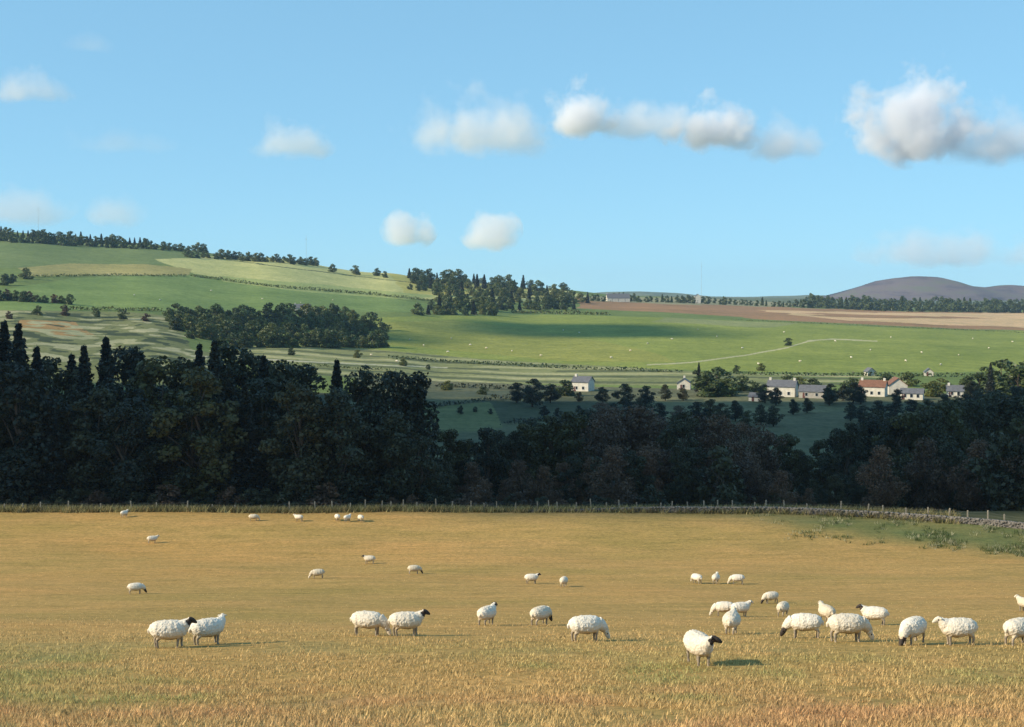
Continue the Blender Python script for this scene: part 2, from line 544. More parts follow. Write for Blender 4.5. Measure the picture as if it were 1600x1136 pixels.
def leaves(pts, nrm, size, rs, droop=0.0):
    """two-triangle leaf sprays at pts, roughly facing nrm"""
    n = len(pts)
    nn = nrm + rs.normal(0, 0.75, (n, 3)); nn[:, 2] += 0.25
    nn /= np.linalg.norm(nn, axis=1)[:, None] + 1e-9
    a = np.cross(nn, rs.normal(0, 1, (n, 3))); a /= np.linalg.norm(a, axis=1)[:, None] + 1e-9
    b = np.cross(nn, a)
    s = size * rs.uniform(0.55, 1.35, (n, 1)); w = s * rs.uniform(0.45, 0.9, (n, 1))
    p0 = pts - a * s; p1 = pts + b * w + nn * s * 0.25; p2 = pts + a * s * rs.uniform(0.7, 1.2, (n, 1)); p3 = pts - b * w
    if droop: p2[:, 2] -= droop * s[:, 0]
    V = np.stack([p0, p1, p2, p3], 1).reshape(-1, 3)
    Q = np.arange(4 * n).reshape(n, 4)
    return V, Q


def lobe_points(lobes, n, rs, shell=0.55):
    vol = np.array([l[3] * l[4] * l[5] for l in lobes]) ** (2 / 3.0)
    ch = rs.choice(len(lobes), n, p=vol / vol.sum())
    L = np.array(lobes)[ch]
    d = rs.normal(0, 1, (n, 3)); d /= np.linalg.norm(d, axis=1)[:, None]
    r = shell + (1 - shell) * rs.uniform(0, 1, (n, 1)) ** 0.6
    r += (rs.uniform(0, 1, (n, 1)) > 0.93) * rs.uniform(0, 0.18, (n, 1))
    return L[:, :3] + d * r * L[:, 3:6], d


def broadleaf(seed, H=18.0, W=5.5, n=8500, leaf=0.235, skirt=0.18, nl=30):
    rs = np.random.RandomState(seed); r = random.Random(seed)
    lobes = []
    for i in range(nl):
        t = skirt + (1 - skirt) * (i + 0.5) / nl
        env = W * math.sin(math.pi * min(1, (t - skirt) / (1 - skirt) * 0.86 + 0.12)) ** 0.7
        a = r.uniform(0, 2 * math.pi); q = env * r.uniform(0.25, 0.78)
        s = W * r.uniform(0.24, 0.42) * (1.15 - 0.5 * t)
        lobes.append((q * math.cos(a), q * math.sin(a), H * t * 0.93, s * r.uniform(0.9, 1.25), s * r.uniform(0.9, 1.25), s * r.uniform(0.65, 0.95)))
    pts, d = lobe_points(lobes, n, rs)
    V, Q = leaves(pts, d, leaf, rs)
    parts = []
    top = H * 0.82
    tp = [(0, 0, -0.6)] + [(r.uniform(-.25, .25) * k, r.uniform(-.25, .25) * k, top * k / 5) for k in range(1, 6)]
    parts.append(tube(tp, [H * .026, H * .021, H * .017, H * .012, H * .008, H * .003], 8))
    for l in lobes[::2]:
        zb = max(H * 0.14, l[2] * r.uniform(.45, .7))
        parts.append(tube([(0, 0, zb), (l[0] * .5, l[1] * .5, (zb + l[2]) * .5 + .3), (l[0], l[1], l[2])], [H * .009, H * .005, H * .002], 5))
    tv, tq = join(parts)
    return (V, Q), (tv, tq)


def conifer(seed, H=26.0, W=4.2, n=9000, leaf=0.30):
    rs = np.random.RandomState(seed); r = random.Random(seed)
    P_, D_ = [], []
    whorls = 30
    parts = [tube([(0, 0, -.6), (0.05, 0, H * .4), (-.05, .05, H * .8), (0, 0, H)], [H * .02, H * .014, H * .006, H * .001], 8)]
    for w in range(whorls):
        t = (w + 0.3) / whorls
        z = H * (0.08 + 0.91 * t)
        R = W * (1 - t) ** 0.8 * (0.7 + 0.3 * r.random()) + 0.25
        nb = r.randint(5, 8)
        a0 = r.uniform(0, 6.28)
        for k in range(nb):
            a = a0 + 6.283 * k / nb + r.uniform(-.25, .25); RR = R * r.uniform(0.65, 1.15)
            m = max(6, int(n / whorls / nb * (0.4 + 1.2 * (1 - t))))
            q = rs.uniform(0.12, 1, m) ** 0.75
            w_ = (1 - q) * 0.3 + 0.12
            off = rs.normal(0, 1, m) * RR * w_ * 0.9
            x = np.cos(a) * q * RR - np.sin(a) * off; y = np.sin(a) * q * RR + np.cos(a) * off
            zz = z - q * RR * 0.32 + rs.normal(0, 0.22, m) + 0.12 * RR * q ** 3
            P_.append(np.stack([x, y, zz], 1)); D_.append(np.stack([np.full(m, math.cos(a)) * .4, np.full(m, math.sin(a)) * .4, np.full(m, .8)], 1))
            if w % 3 == 0: parts.append(tube([(0, 0, z), (math.cos(a) * RR * .9, math.sin(a) * RR * .9, z - RR * .28)], [H * .004, H * .001], 4))
    V, Q = leaves(np.concatenate(P_), np.concatenate(D_), leaf, rs, 0.35)
    tv, tq = join(parts)
    return (V, Q), (tv, tq)


def make_kind(name, gen, seeds, lm, bm, **k):
    out = []
    for s in seeds:
        (V, Q), (tv, tq) = gen(s, **k)
        out.append((quad_mesh('crown', V, Q, [lm]), quad_mesh('trunk', tv, tq, [bm], smooth=True), float(V[:, 2].max())))
    return out


K = {
    'broad': make_kind('broad', broadleaf, [1, 2, 3, 4], M_leafG, M_bark),
    'olive': make_kind('olive', broadleaf, [5, 6], M_leafO, M_bark, H=16, W=4.6, n=7000),
    'brown': make_kind('brown', broadleaf, [7, 8, 9], M_leafB, M_bark, H=14, W=5.4, n=6500, leaf=0.19, skirt=0.1),
    'birch': make_kind('birch', broadleaf, [10, 11], M_leafO, M_birch, H=15, W=3.4, n=1900, leaf=0.20, skirt=0.3),
    'conifer': make_kind('conifer', conifer, [12, 13, 14], M_leafC, M_bark),
    'bush': make_kind('bush', broadleaf, [15, 16, 17], M_leafG, M_bark, H=5, W=2.6, n=1900, leaf=0.17, skirt=0.05, nl=14),
    'brownbush': make_kind('brownbush', broadleaf, [18, 19], M_leafB, M_bark, H=4.5, W=2.6, n=1700, leaf=0.16, skirt=0.04, nl=14),
    'farwood': make_kind('farwood', broadleaf, [20, 21, 22, 23], M_leafF, M_bark, H=12, W=6.2, n=1900, leaf=0.50, skirt=0.04, nl=20),
    'farbrown': make_kind('farbrown', broadleaf, [24, 25], M_leafB, M_bark, H=12, W=5.6, n=1500, leaf=0.5, skirt=0.06, nl=18),
    'farcon': make_kind('farcon', conifer, [26, 27], M_leafC, M_bark, H=18, W=4.2, n=1900, leaf=0.6),
}
ONES = 'zeroth first second third fourth fifth sixth seventh eighth ninth tenth eleventh twelfth thirteenth fourteenth fifteenth sixteenth seventeenth eighteenth nineteenth'.split()
TENS = {2: 'twent', 3: 'thirt', 4: 'fort', 5: 'fift', 6: 'sixt', 7: 'sevent', 8: 'eight', 9: 'ninet'}


def ordinal(n):
    if n < 20: return ONES[n]
    return TENS[n // 10] + ('ieth' if n % 10 == 0 else 'y-' + ONES[n % 10])


def relabel(objs, fmt):
    """number the things of one row from the left of the picture"""
    objs = sorted(objs, key=lambda o: o.location.x / o.location.y)
    for i, o in enumerate(objs):
        o['label'] = fmt.format(look=o['look'], n=ordinal(i + 1))
    return objs


def tree(kind, x, y, height, label, group, name='tree', cat='tree', wide=1.0, sink=0.3):
    cm, tm, h = rnd.choice(K[kind])
    s = height / h
    e = empty(name, (x, y, gz(x, y) - sink), rnd.uniform(0, 6.28), (s * wide * rnd.uniform(.92, 1.1), s * wide * rnd.uniform(.92, 1.1), s))
    tag(e, label, cat, group)
    link('crown', cm, e); link('trunk', tm, e)
    return e


def top_tree(kind, px, d, pytop, label, group, **k):
    """a tree at bearing px and distance d whose top reaches pixel row pytop"""
    g = on_ground(px, d)
    t = tree(kind, g.x, g.y, max(1.5, zof(pytop, d) - g.z + 0.3), label, group, **k)
    t['look'] = {'broad': 'dark green leafy tree', 'olive': 'olive green leafy tree', 'brown': 'russet brown tree', 'conifer': 'pointed dark conifer', 'bush': 'dark green bush',
                 'brownbush': 'brown bush', 'birch': 'slim pale stemmed birch', 'farwood': 'rounded dark tree'}[kind]
    return t


# the tall shaded wood at the left, just past the fence
TOPL = [(-160, 500), (-60, 496), (0, 497), (30, 505), (62, 545), (100, 560), (130, 540), (165, 527), (200, 540), (235, 556), (280, 556), (320, 533), (350, 530), (385, 548),
        (430, 560), (480, 566), (528, 560), (560, 572), (610, 577), (655, 580)]
tx, ty = zip(*TOPL)
G1 = 'trees of the dark wood beyond the left half of the fence'
spec = [(-150, 'conifer'), (-95, 'broad'), (-40, 'conifer'), (8, 'conifer'), (30, 'conifer'), (58, 'conifer'), (88, 'broad'), (112, 'conifer'), (132, 'conifer'), (166, 'conifer'), (190, 'broad'), (212, 'conifer'), (243, 'olive'),
        (283, 'broad'), (312, 'conifer'), (336, 'conifer'), (356, 'broad'), (392, 'broad'), (412, 'conifer'), (434, 'broad'), (478, 'broad'), (526, 'conifer'), (566, 'broad'), (612, 'broad'), (648, 'broad')]
LAB = {'conifer': 'tall dark conifer standing in the shaded wood at the left', 'broad': 'dark green broadleaf tree in the shaded wood at the left',
       'olive': 'olive green leafy tree among the dark trees at the left'}
for px, kd in spec:
    top_tree(kd, px, rnd.uniform(176, 196), float(np.interp(px, tx, ty)) + rnd.uniform(-3, 3), LAB[kd], G1, name='conifer_tree' if kd == 'conifer' else 'broadleaf_tree')
for i in range(34):                                       # lower trees filling the front of that wood
    px = -150 + 24.5 * i + rnd.uniform(-8, 8)
    d = rnd.uniform(162, 174)
    tp = float(np.interp(px, tx, ty)) + rnd.uniform(25, 110)
    if px > 600: tp = max(tp, 640)
    kd = rnd.choice(['broad', 'broad', 'olive' if 200 < px < 400 else 'broad', 'conifer' if px < 420 else 'broad'])
    top_tree(kd, px, d, tp, {'conifer': 'small dark conifer in the front row of the left wood', 'broad': 'lower dark green tree in the front row of the left wood',
                             'olive': 'lower olive tree in the front row of the left wood'}[kd], 'front row of the left wood', name='conifer_tree' if kd == 'conifer' else 'broadleaf_tree', wide=1.15)
mark = [o for o in COL.objects if o.get('look')]
relabel([o for o in mark if o['group'] == G1], '{look}, {n} from left along top line of left wood')
relabel([o for o in mark if o['group'] != G1], '{look}, {n} from left in low front row of left wood')
# the lower brown and green wood across the centre and right
TOPR = [(640, 640), (680, 668), (720, 676), (770, 668), (820, 656), (870, 650), (930, 638), (990, 625), (1050, 640), (1100, 645), (1150, 650), (1195, 656), (1225, 672),
        (1262, 700), (1296, 676), (1320, 654), (1370, 642), (1420, 636), (1480, 630), (1540, 616), (1600, 604), (1700, 600)]
rx, ry = zip(*TOPR)
for i in range(54):
    px = 660 + 19.5 * i + rnd.uniform(-6, 6)
    d = rnd.uniform(185, 235)
    kd = 'brown' if (940 < px < 1220 and rnd.random() < .7) or (660 < px < 800 and rnd.random() < .3) else rnd.choice(['broad', 'broad', 'broad', 'olive'])
    top_tree(kd, px, d, float(np.interp(px, rx, ry)) + rnd.uniform(-4, 16),
             {'brown': 'russet brown tree in the shaded wood below the farm', 'broad': 'dark green tree in the shaded wood below the farm', 'olive': 'olive tree in the shaded wood below the farm'}[kd],
             'trees of the wood beyond the right half of the fence', name='broadleaf_tree')
for i in range(48):
    px = 655 + 22 * i + rnd.uniform(-8, 8)
    e = edge_depth(px)
    kd = 'brown' if (700 < px < 1240 and rnd.random() < .6) else rnd.choice(['broad', 'bush', 'birch' if px < 960 else 'broad', 'brown'])
    tp = float(np.interp(px, rx, ry)) + rnd.uniform(45, 95)
    top_tree(kd, px, e + rnd.uniform(14, 26), min(tp, 775),
             {'brown': 'low russet tree just behind the stone wall', 'broad': 'low dark green tree just behind the stone wall', 'bush': 'dark bushy shrub just behind the stone wall',
              'birch': 'slim pale stemmed birch just behind the fence'}[kd], 'low growth behind the wall and fence', name={'bush': 'shrub', 'birch': 'birch_tree'}.get(kd, 'broadleaf_tree'),
             cat='shrub' if kd == 'bush' else 'tree')
for i in range(44):
    px = -60 + 26 * i + rnd.uniform(-9, 9)
    if px > 1040: continue
    kd = rnd.choice(['bush', 'brownbush', 'bush'])
    top_tree(kd, px, edge_depth(px) + rnd.uniform(5, 9), rnd.uniform(752, 780), {'bush': 'dark green bush against the back of the fence', 'brownbush': 'brown bush against the back of the fence'}[kd],
             'bushes along the fence', name='bush', cat='bush', wide=1.3)


def of(g): return [o for o in COL.objects if o.get('look') and o.get('group') == g]


relabel(of('trees of the wood beyond the right half of the fence'), '{look}, {n} from left in back row of right wood')
relabel(of('low growth behind the wall and fence'), '{look}, {n} from left in low row behind the wall')
relabel(of('bushes along the fence'), '{look}, {n} from left of bushes against the fence')
# trees in the valley around the farm
G2 = 'trees around the farm in the valley'
VAL = [(808, 470, 604, 'broad'), (832, 455, 598, 'broad'), (860, 470, 606, 'broad'), (884, 500, 592, 'broad'), (942, 470, 611, 'broad'), (975, 455, 606, 'broad'), (1010, 460, 609, 'broad'),
       (1040, 480, 600, 'broad'), (1092, 520, 566, 'conifer'), (1104, 500, 578, 'broad'), (1120, 520, 572, 'broad'), (1138, 500, 590, 'broad'), (1160, 530, 586, 'broad'),
       (1180, 520, 596, 'broad'), (1300, 470, 606, 'broad'), (1318, 480, 601, 'broad'), (1330, 520, 589, 'broad'), (1456, 500, 594, 'broad'), (1470, 530, 590, 'broad'), (1512, 530, 586, 'broad'),
       (1530, 530, 580, 'broad'), (1548, 500, 566, 'conifer'), (1566, 520, 560, 'broad'), (1590, 500, 568, 'broad'), (1612, 510, 560, 'broad'), (1650, 500, 566, 'broad'), (1230, 545, 585, 'broad'),
       (1418, 560, 580, 'broad'), (700, 520, 594, 'broad'), (755, 500, 604, 'broad'), (1000, 420, 628, 'broad'), (940, 400, 634, 'brown'), (1130, 400, 636, 'broad'), (1170, 380, 648, 'olive'),
       (1350, 400, 640, 'broad'), (1400, 390, 634, 'broad'), (1450, 410, 630, 'broad'), (1510, 400, 622, 'broad'), (1560, 390, 616, 'broad'), (1610, 400, 612, 'broad'), (880, 380, 650, 'broad'),
       (830, 370, 660, 'broad'), (1060, 400, 640, 'brown'), (780, 360, 684, 'broad'),
       (1196, 470, 607, 'broad'), (1213, 462, 612, 'broad'), (1296, 462, 612, 'broad'), (1248, 540, 588, 'broad'), (1272, 545, 590, 'broad'), (1346, 466, 611, 'broad'),
       (1402, 464, 614, 'broad'), (1384, 560, 582, 'broad'), (1334, 470, 604, 'broad'), (1522, 470, 602, 'broad'),
       (905, 476, 612, 'broad'), (1068, 480, 605, 'broad'), (720, 430, 640, 'broad'), (742, 436, 642, 'broad'), (766, 430, 645, 'broad'), (850, 425, 640, 'broad'), (872, 420, 644, 'broad'),
       (905, 415, 640, 'broad'), (960, 420, 636, 'broad'), (985, 415, 634, 'broad'), (1030, 410, 636, 'broad'), (1090, 405, 634, 'broad'), (1110, 415, 630, 'olive'), (1150, 410, 632, 'broad'),
       (1190, 400, 638, 'broad'), (1210, 395, 641, 'broad'), (1240, 430, 630, 'broad'), (1262, 436, 628, 'broad'), (1330, 410, 634, 'broad'), (1372, 405, 632, 'broad'), (1425, 400, 630, 'broad'),
       (1478, 405, 622, 'broad'), (1535, 400, 616, 'broad'), (1585, 405, 610, 'broad')]
for px, d, tp, kd in VAL:
    top_tree('farwood' if kd == 'broad' and d > 480 else kd, px, d, tp - (7 if d < 475 else 0),
             {'broad': 'rounded dark tree standing on the valley floor near the farm', 'conifer': 'pointed conifer on the valley floor near the farm',
              'brown': 'russet tree standing on the shaded valley field', 'olive': 'olive green tree on the shaded valley field'}[kd], G2, name='conifer_tree' if kd == 'conifer' else 'valley_tree', wide=1.0 if kd == 'conifer' else 1.55)


relabel(of(G2), '{look} on valley floor, {n} from left of valley trees')


MASS = [[], []]


def mass_trees(pts, hpx):
    for px, py in pts:
        g = hit(px + rnd.uniform(-2, 2), py + rnd.uniform(-1, 1), 420, 3500)
        h = hpx * rnd.uniform(.7, 1.25) * g.y / F
        (V, Q), (tv, tq) = rnd.choice(MT)
        sc = h / 12.0 * np.array((1.15, 1.15, 1.0)); p = np.array((g.x, g.y, g.z - .5))
        for k, (v, q) in enumerate(((V, Q), (tv, tq))): MASS[k].append((v * sc + p, q))


MT = [broadleaf(40 + i, H=12, W=6.0, n=650, leaf=.75, skirt=.04, nl=14) for i in range(7)] + [conifer(50, H=13, W=3.0, n=700, leaf=.7)]


def far_trees(pts, hpx, kinds, label, group, name='hill_tree', jit=2.0):
    for px, py in pts:
        g = hit(px + rnd.uniform(-jit, jit), py + rnd.uniform(-1, 1), 420, 3500)
        h = hpx * rnd.uniform(.75, 1.25) * g.y / F
        tree(rnd.choice(kinds), g.x, g.y, h, label, group, name=name, wide=1.15, sink=0.5)


def along(pts, step):
    out = []
    for (a, b), (c, d) in zip(pts[:-1], pts[1:]):
        n = max(1, int(math.hypot(c - a, d - b) / step))
        out += [(a + (c - a) * k / n, b + (d - b) * k / n) for k in range(n)]
    return out


# copse A in the middle of the hillside
wood = []
for row, (py, x0, x1) in enumerate([(503, 262, 560), (516, 270, 590), (530, 300, 604), (543, 350, 604)]):
    wood += [(x + rnd.uniform(-3, 3), py) for x in np.arange(x0, x1, 12 + row * .8)]
far_trees(wood, 26, ['farwood'], 'tree of the long copse on the green hillside', 'copse on the left hillside')
# copse B climbing to the skyline
wood = []
for py, x0, x1, st in [(435, 640, 725, 11), (443, 648, 760, 11.5), (452, 660, 830, 12), (462, 684, 885, 13), (473, 690, 925, 13.5), (484, 672, 900, 14), (492, 655, 770, 14)]:
    wood += [(x, py) for x in np.arange(x0, x1, st)]
far_trees(wood, 20, ['farwood', 'farwood', 'farwood', 'farcon'], 'tree of the wood climbing the middle of the hill', 'wood in the middle of the hill')
# skyline trees of the left ridge
far_trees(along([(-120, 362), (0, 368), (60, 374), (150, 380), (235, 384)], 8), 14, ['farwood', 'farwood', 'farcon'], 'small tree on the skyline of the highest ridge', 'trees on the left ridge')
mass_trees(along([(-20, 376), (120, 384), (260, 391)], 7.5), 14)
far_trees(along([(255, 390), (330, 395), (368, 398)], 9) + along([(290, 402), (400, 408), (495, 415)], 8.5), 13, ['farwood'], 'small round tree along the left skyline hedge', 'trees on the left ridge hedge')
far_trees([(468, 413), (492, 416), (520, 424), (555, 429), (590, 431), (600, 433)], 14, ['farwood'], 'lone small tree on the sloping skyline', 'lone skyline trees')
# hedge line and belts across the middle distance
mass_trees(along([(640, 452), (700, 458)], 12), 12)
mass_trees(along([(925, 470), (1050, 472), (1190, 478), (1260, 481)], 8), 11)
mass_trees(along([(1255, 480), (1400, 486), (1500, 487), (1640, 490)], 7.5), 18)
mass_trees(along([(1260, 476), (1480, 480), (1640, 482)], 8.5), 14)
far_trees(along([(0, 470), (60, 472), (120, 476)], 12) + [(20, 440), (40, 436), (8, 446), (60, 492), (100, 494), (150, 496), (190, 500), (15, 498), (230, 502)], 16, ['farwood', 'farbrown'], 'tree beside the rough slope at the left', 'trees by the rough slope')
far_trees([(1232, 540), (1085, 584), (1150, 582), (1192, 580), (630, 572), (668, 578), (560, 560), (455, 556)], 12, ['farwood'], 'single small tree at the foot of the green slope', 'small trees at the foot of the slope')


for k, (nm, mt) in enumerate((('distant_trees', M_leafF),)):
    Vs, Qs, nb = [], [], 0
    for v, q in MASS[0]: Vs.append(v); Qs.append(q + nb); nb += len(v)
    me = quad_mesh('distant_trees', np.concatenate(Vs), np.concatenate(Qs), [M_leafF])
    o = link('distant_trees', me)
    tag(o, 'belts of tiny far off trees along the ridge and the horizon', None, None, 'stuff')
for gname, fmt in (('trees on the left ridge', 'small tree on the highest left ridge, {n} from the left of its skyline'),
                   ('trees on the left ridge hedge', 'small tree of the left skyline hedge, {n} from its left end'),
                   ('lone skyline trees', 'lone tree on the sloping skyline, {n} from the left'),
                   ('small trees at the foot of the slope', 'single small tree under the green slope, {n} from the left'),
                   ('trees by the rough slope', 'tree beside the rough slope at the left, {n} from the left')):
    L_ = [o for o in COL.objects if o.get('group') == gname]
    for o in L_: o['look'] = 'x'
    relabel(L_, fmt)


def hedge(label, pts, hpx, wid, mat, group='field hedges'):
    """an uneven leafy hedge following the ground"""
    rs = np.random.RandomState(len(label) + int(pts[0][0]))
    line = [hit(px, py, 400, 3500) for px, py in along(pts, 4) + [pts[-1]]]
    h = hpx * line[len(line) // 2].y / F
    Pn, Dn = [], []
    for a, b in zip(line[:-1], line[1:]):
        L = (b - a).length
        n = int(min(60, 5 + L * 2.2))
        t = rs.uniform(0, 1, (n, 1)); p = np.array(a) * (1 - t) + np.array(b) * t
        hh = h * (0.6 + 0.8 * vnoise(p[:, 0], p[:, 1], 14, 2))
        p = p + rs.normal(0, wid / 2.4, (n, 3)) * np.array([1, 1, 0]); p[:, 2] = ground(p[:, 0], p[:, 1]) + hh * rs.uniform(0.05, 1, n)
        Pn.append(p); Dn.append(rs.normal(0, 1, (n, 3)))
    V, Q = leaves(np.concatenate(Pn), np.concatenate(Dn), h * 0.36, rs)
    o = link('hedge', quad_mesh('hedge', V, Q, [mat]))
    return tag(o, label, 'hedge', group)


hedge('hedge crossing the shaded valley field on the left', [(650, 640), (760, 626), (880, 616)], 6, 3, M_leafG)
hedge('hedge crossing the shaded valley field in the centre', [(790, 664), (900, 652), (1020, 640), (1010, 620)], 6, 3, M_leafG)
hedge('dark hedge between the pale field and the big green field', [(300, 432), (430, 449), (560, 459), (690, 472)], 4, 2.5, M_leafF)
hedge('hedge under the yellow strip at the upper left', [(30, 434), (150, 431), (290, 432)], 3.5, 2.5, M_leafF)
hedge('hedge along the lower edge of the big green field', [(100, 484), (250, 486)], 5, 3, M_leafF)
hedge('long hedge along the foot of the sunny green slope', [(610, 560), (760, 570), (900, 577), (1060, 582)], 5, 3, M_leafF)
hedge('hedge at the foot of the slope behind the farm', [(1100, 584), (1250, 587), (1420, 588), (1560, 590)], 5, 3, M_leafF)
hedge('dark hedge above the small sunny field in the centre', [(800, 489), (880, 491), (950, 492)], 5, 3, M_leafF)
hedge('hedge between the green slope and the ploughed field', [(1140, 500), (1300, 507), (1480, 515), (1620, 521)], 2, 2, M_leafF)
hedge('hedge on the dark valley field left of the farm', [(680, 604), (780, 608), (880, 610)], 6, 3, M_leafG)
hedge('hedge running along the terraces at the left of the valley', [(350, 566), (480, 572), (620, 580)], 4, 3, M_leafF)


# ------------------------------------------------------------------ buildings
M_white = simple_mat('white_render', (0.58, 0.54, 0.46), 0.85, 0.16, 0.9)
M_stone = simple_mat('grey_stone', (0.36, 0.33, 0.29), 0.9, 0.2, 1.2)
M_slate = simple_mat('slate_roof', (0.13, 0.13, 0.14), 0.6, 0.2, 1.0)
M_rust = simple_mat('red_roof', (0.20, 0.10, 0.065), 0.8, 0.2, 1.0)
M_glass = simple_mat('dark_glass', (0.02, 0.025, 0.03), 0.15, 0.1, 1.0)
M_frame = simple_mat('painted_frame', (0.65, 0.65, 0.62), 0.5, 0.05, 1.0)
M_door = simple_mat('painted_door', (0.12, 0.05, 0.04), 0.5, 0.1, 1.0)


def boxv(x0, x1, y0, y1, z0, z1):
    V = [(x0, y0, z0), (x1, y0, z0), (x1, y1, z0), (x0, y1, z0), (x0, y0, z1), (x1, y0, z1), (x1, y1, z1), (x0, y1, z1)]
    Q = [(0, 3, 2, 1), (4, 5, 6, 7), (0, 1, 5, 4), (1, 2, 6, 5), (2, 3, 7, 6), (3, 0, 4, 7)]
    return V, Q


def house(name, px0, px1, d, eave, ridge, wall, roof, label, rot=0.0, depth=7.0, gable_front=False, chimneys=1, win=3, door=True, pybase=None, cat='house'):
    pxc = (px0 + px1) / 2
    g = on_ground(pxc, d)
    w = (px1 - px0) / F * d * .94
    if d < 800: eave, ridge, depth = eave * .9, ridge * .88, depth * .85
    e = empty(name, (g.x, g.y, g.z - 0.3), rot)
    tag(e, label, cat, 'farm buildings in the valley' if d < 800 else None)
    hx, hy = w / 2, depth / 2
    if gable_front:   # the ridge runs away from the viewer
        V = [(-hx, -hy, 0), (hx, -hy, 0), (hx, hy, 0), (-hx, hy, 0), (-hx, -hy, eave), (hx, -hy, eave), (hx, hy, eave), (-hx, hy, eave), (0, -hy, ridge), (0, hy, ridge)]
        Fc = [(0, 1, 5, 8, 4), (1, 2, 6, 5), (2, 3, 7, 9, 6), (3, 0, 4, 7), (0, 3, 2, 1)]
    else:
        V = [(-hx, -hy, 0), (hx, -hy, 0), (hx, hy, 0), (-hx, hy, 0), (-hx, -hy, eave), (hx, -hy, eave), (hx, hy, eave), (-hx, hy, eave), (-hx, 0, ridge), (hx, 0, ridge)]
        Fc = [(0, 1, 5, 4), (1, 2, 6, 9, 5), (2, 3, 7, 6), (3, 0, 4, 8, 7), (0, 3, 2, 1)]
    mesh_obj('wall', V, Fc, [wall], e)
    o, t = 0.35, 0.22
    if gable_front:
        s = (ridge - eave) / hx
        rv, rq = [], []
        for sg in (-1, 1):
            b = len(rv)
            for y in (-hy - o, hy + o):
                rv += [(0, y, ridge + .04), (sg * (hx + o), y, eave - s * o + .04), (sg * (hx + o), y, eave - s * o + t), (0, y, ridge + t + .08)]
            rq += [(b, b + 1, b + 2, b + 3), (b + 4, b + 7, b + 6, b + 5), (b, b + 4, b + 5, b + 1), (b + 1, b + 5, b + 6, b + 2), (b + 2, b + 6, b + 7, b + 3)]
    else:
        s = (ridge - eave) / hy
        rv, rq = [], []
        for sg in (-1, 1):
            b = len(rv)
            for x in (-hx - o, hx + o):
                rv += [(x, 0, ridge + .04), (x, sg * (hy + o), eave - s * o + .04), (x, sg * (hy + o), eave - s * o + t), (x, 0, ridge + t + .08)]
            rq += [(b, b + 1, b + 2, b + 3), (b + 4, b + 7, b + 6, b + 5), (b, b + 4, b + 5, b + 1), (b + 1, b + 5, b + 6, b + 2), (b + 2, b + 6, b + 7, b + 3)]
    rf = mesh_obj('roof', rv, rq, [roof], e)
    for c in range(chimneys):
        cx = (-hx + 0.7) if c == 0 else (hx - 0.7)
        if gable_front: v, q = boxv(-.4, .4, hy - 1.1, hy - .3, ridge - .4, ridge + 1.1)
        else: v, q = boxv(cx - .45, cx + .45, -.4, .4, ridge - .5, ridge + 1.1)
        mesh_obj('chimney', v, q, [wall], rf)
    for i in range(win):
        x = -hx + w * (i + 0.75) / (win + 0.5)
        for z in ([1.1] if eave < 4 else [1.1, 3.5]):
            if z + 1.3 > eave: continue
            v, q = boxv(x - .5, x + .5, -hy - .05, -hy + .02, z, z + 1.25)
            f = mesh_obj('window', v, q, [M_glass], e)
            parts = [boxv(x - .6, x - .5, -hy - .09, -hy - .0, z - .1, z + 1.35), boxv(x + .5, x + .6, -hy - .09, -hy - .0, z - .1, z + 1.35),
                     boxv(x - .5, x + .5, -hy - .09, -hy - .0, z + 1.25, z + 1.35), boxv(x - .5, x + .5, -hy - .09, -hy - .0, z - .1, z)]
            fv, fq = join(parts)
            mesh_obj('frame', fv, fq, [M_frame], f)
    if door:
        x = -hx + w * 0.5 / (win + 0.5) if win else 0
        v, q = boxv(x - .45, x + .45, -hy - .06, -hy + .02, .3, 2.3)
        mesh_obj('door', v, q, [M_door], e)
    return e


house('farmhouse', 896, 926, 530, 4.6, 7.0, M_white, M_slate, 'small white gabled house left of the farm with a dark tree beside it', -0.45, 8, False, 1, 2)
house('cottage', 1058, 1080, 540, 3.2, 5.4, M_white, M_slate, 'tiny white cottage beside the tall dark valley trees', -0.2, 6, True, 1, 1)
house('farmhouse', 1200, 1246, 500, 4.8, 7.4, M_white, M_slate, 'white farmhouse with slate roof in the middle of the valley', -0.40, 8, False, 2, 3)
house('barn', 1250, 1292, 492, 3.2, 5.6, M_stone, M_slate, 'low grey stone barn joined to the right of the white farmhouse', -0.40, 8, False, 0, 2, cat='barn')
house('shed', 1172, 1194, 478, 2.2, 3.6, M_white, M_slate, 'low pale shed in front and left of the white farmhouse', -0.5, 5, False, 0, 1, cat='shed')
house('farmhouse', 1344, 1386, 500, 4.6, 7.2, M_white, M_rust, 'white farmhouse under a red roof, leftmost of the right group', -0.45, 8, False, 2, 3)
house('barn', 1386, 1416, 512, 4.4, 7.6, M_white, M_rust, 'pale gable-end barn between the red roofed house and the long low building', -0.15, 12, True, 0, 0, cat='barn')
house('outbuilding', 1408, 1444, 486, 3.0, 4.8, M_white, M_slate, 'long low white outbuilding at the right of the farm', -0.4, 6, False, 0, 3, cat='outbuilding')
house('cottage', 1480, 1506, 500, 3.0, 5.2, M_white, M_slate, 'white cottage half hidden by trees right of the farm', -0.3, 6, False, 1, 2)
house('cottage', 1352, 1366, 640, 2.6, 4.6, M_white, M_slate, 'tiny white hut on the slope behind the red roofed house', 0.2, 5, True, 0, 1)
house('cottage', 1444, 1458, 640, 2.6, 4.6, M_white, M_slate, 'tiny white hut on the slope behind the long outbuilding', -0.2, 5, True, 0, 1)
house('farmhouse', 946, 984, 1850, 6.0, 12.0, M_white, M_slate, 'distant pale farmhouse at the near end of the ploughed field', 0.1, 12, False, 1, 3)
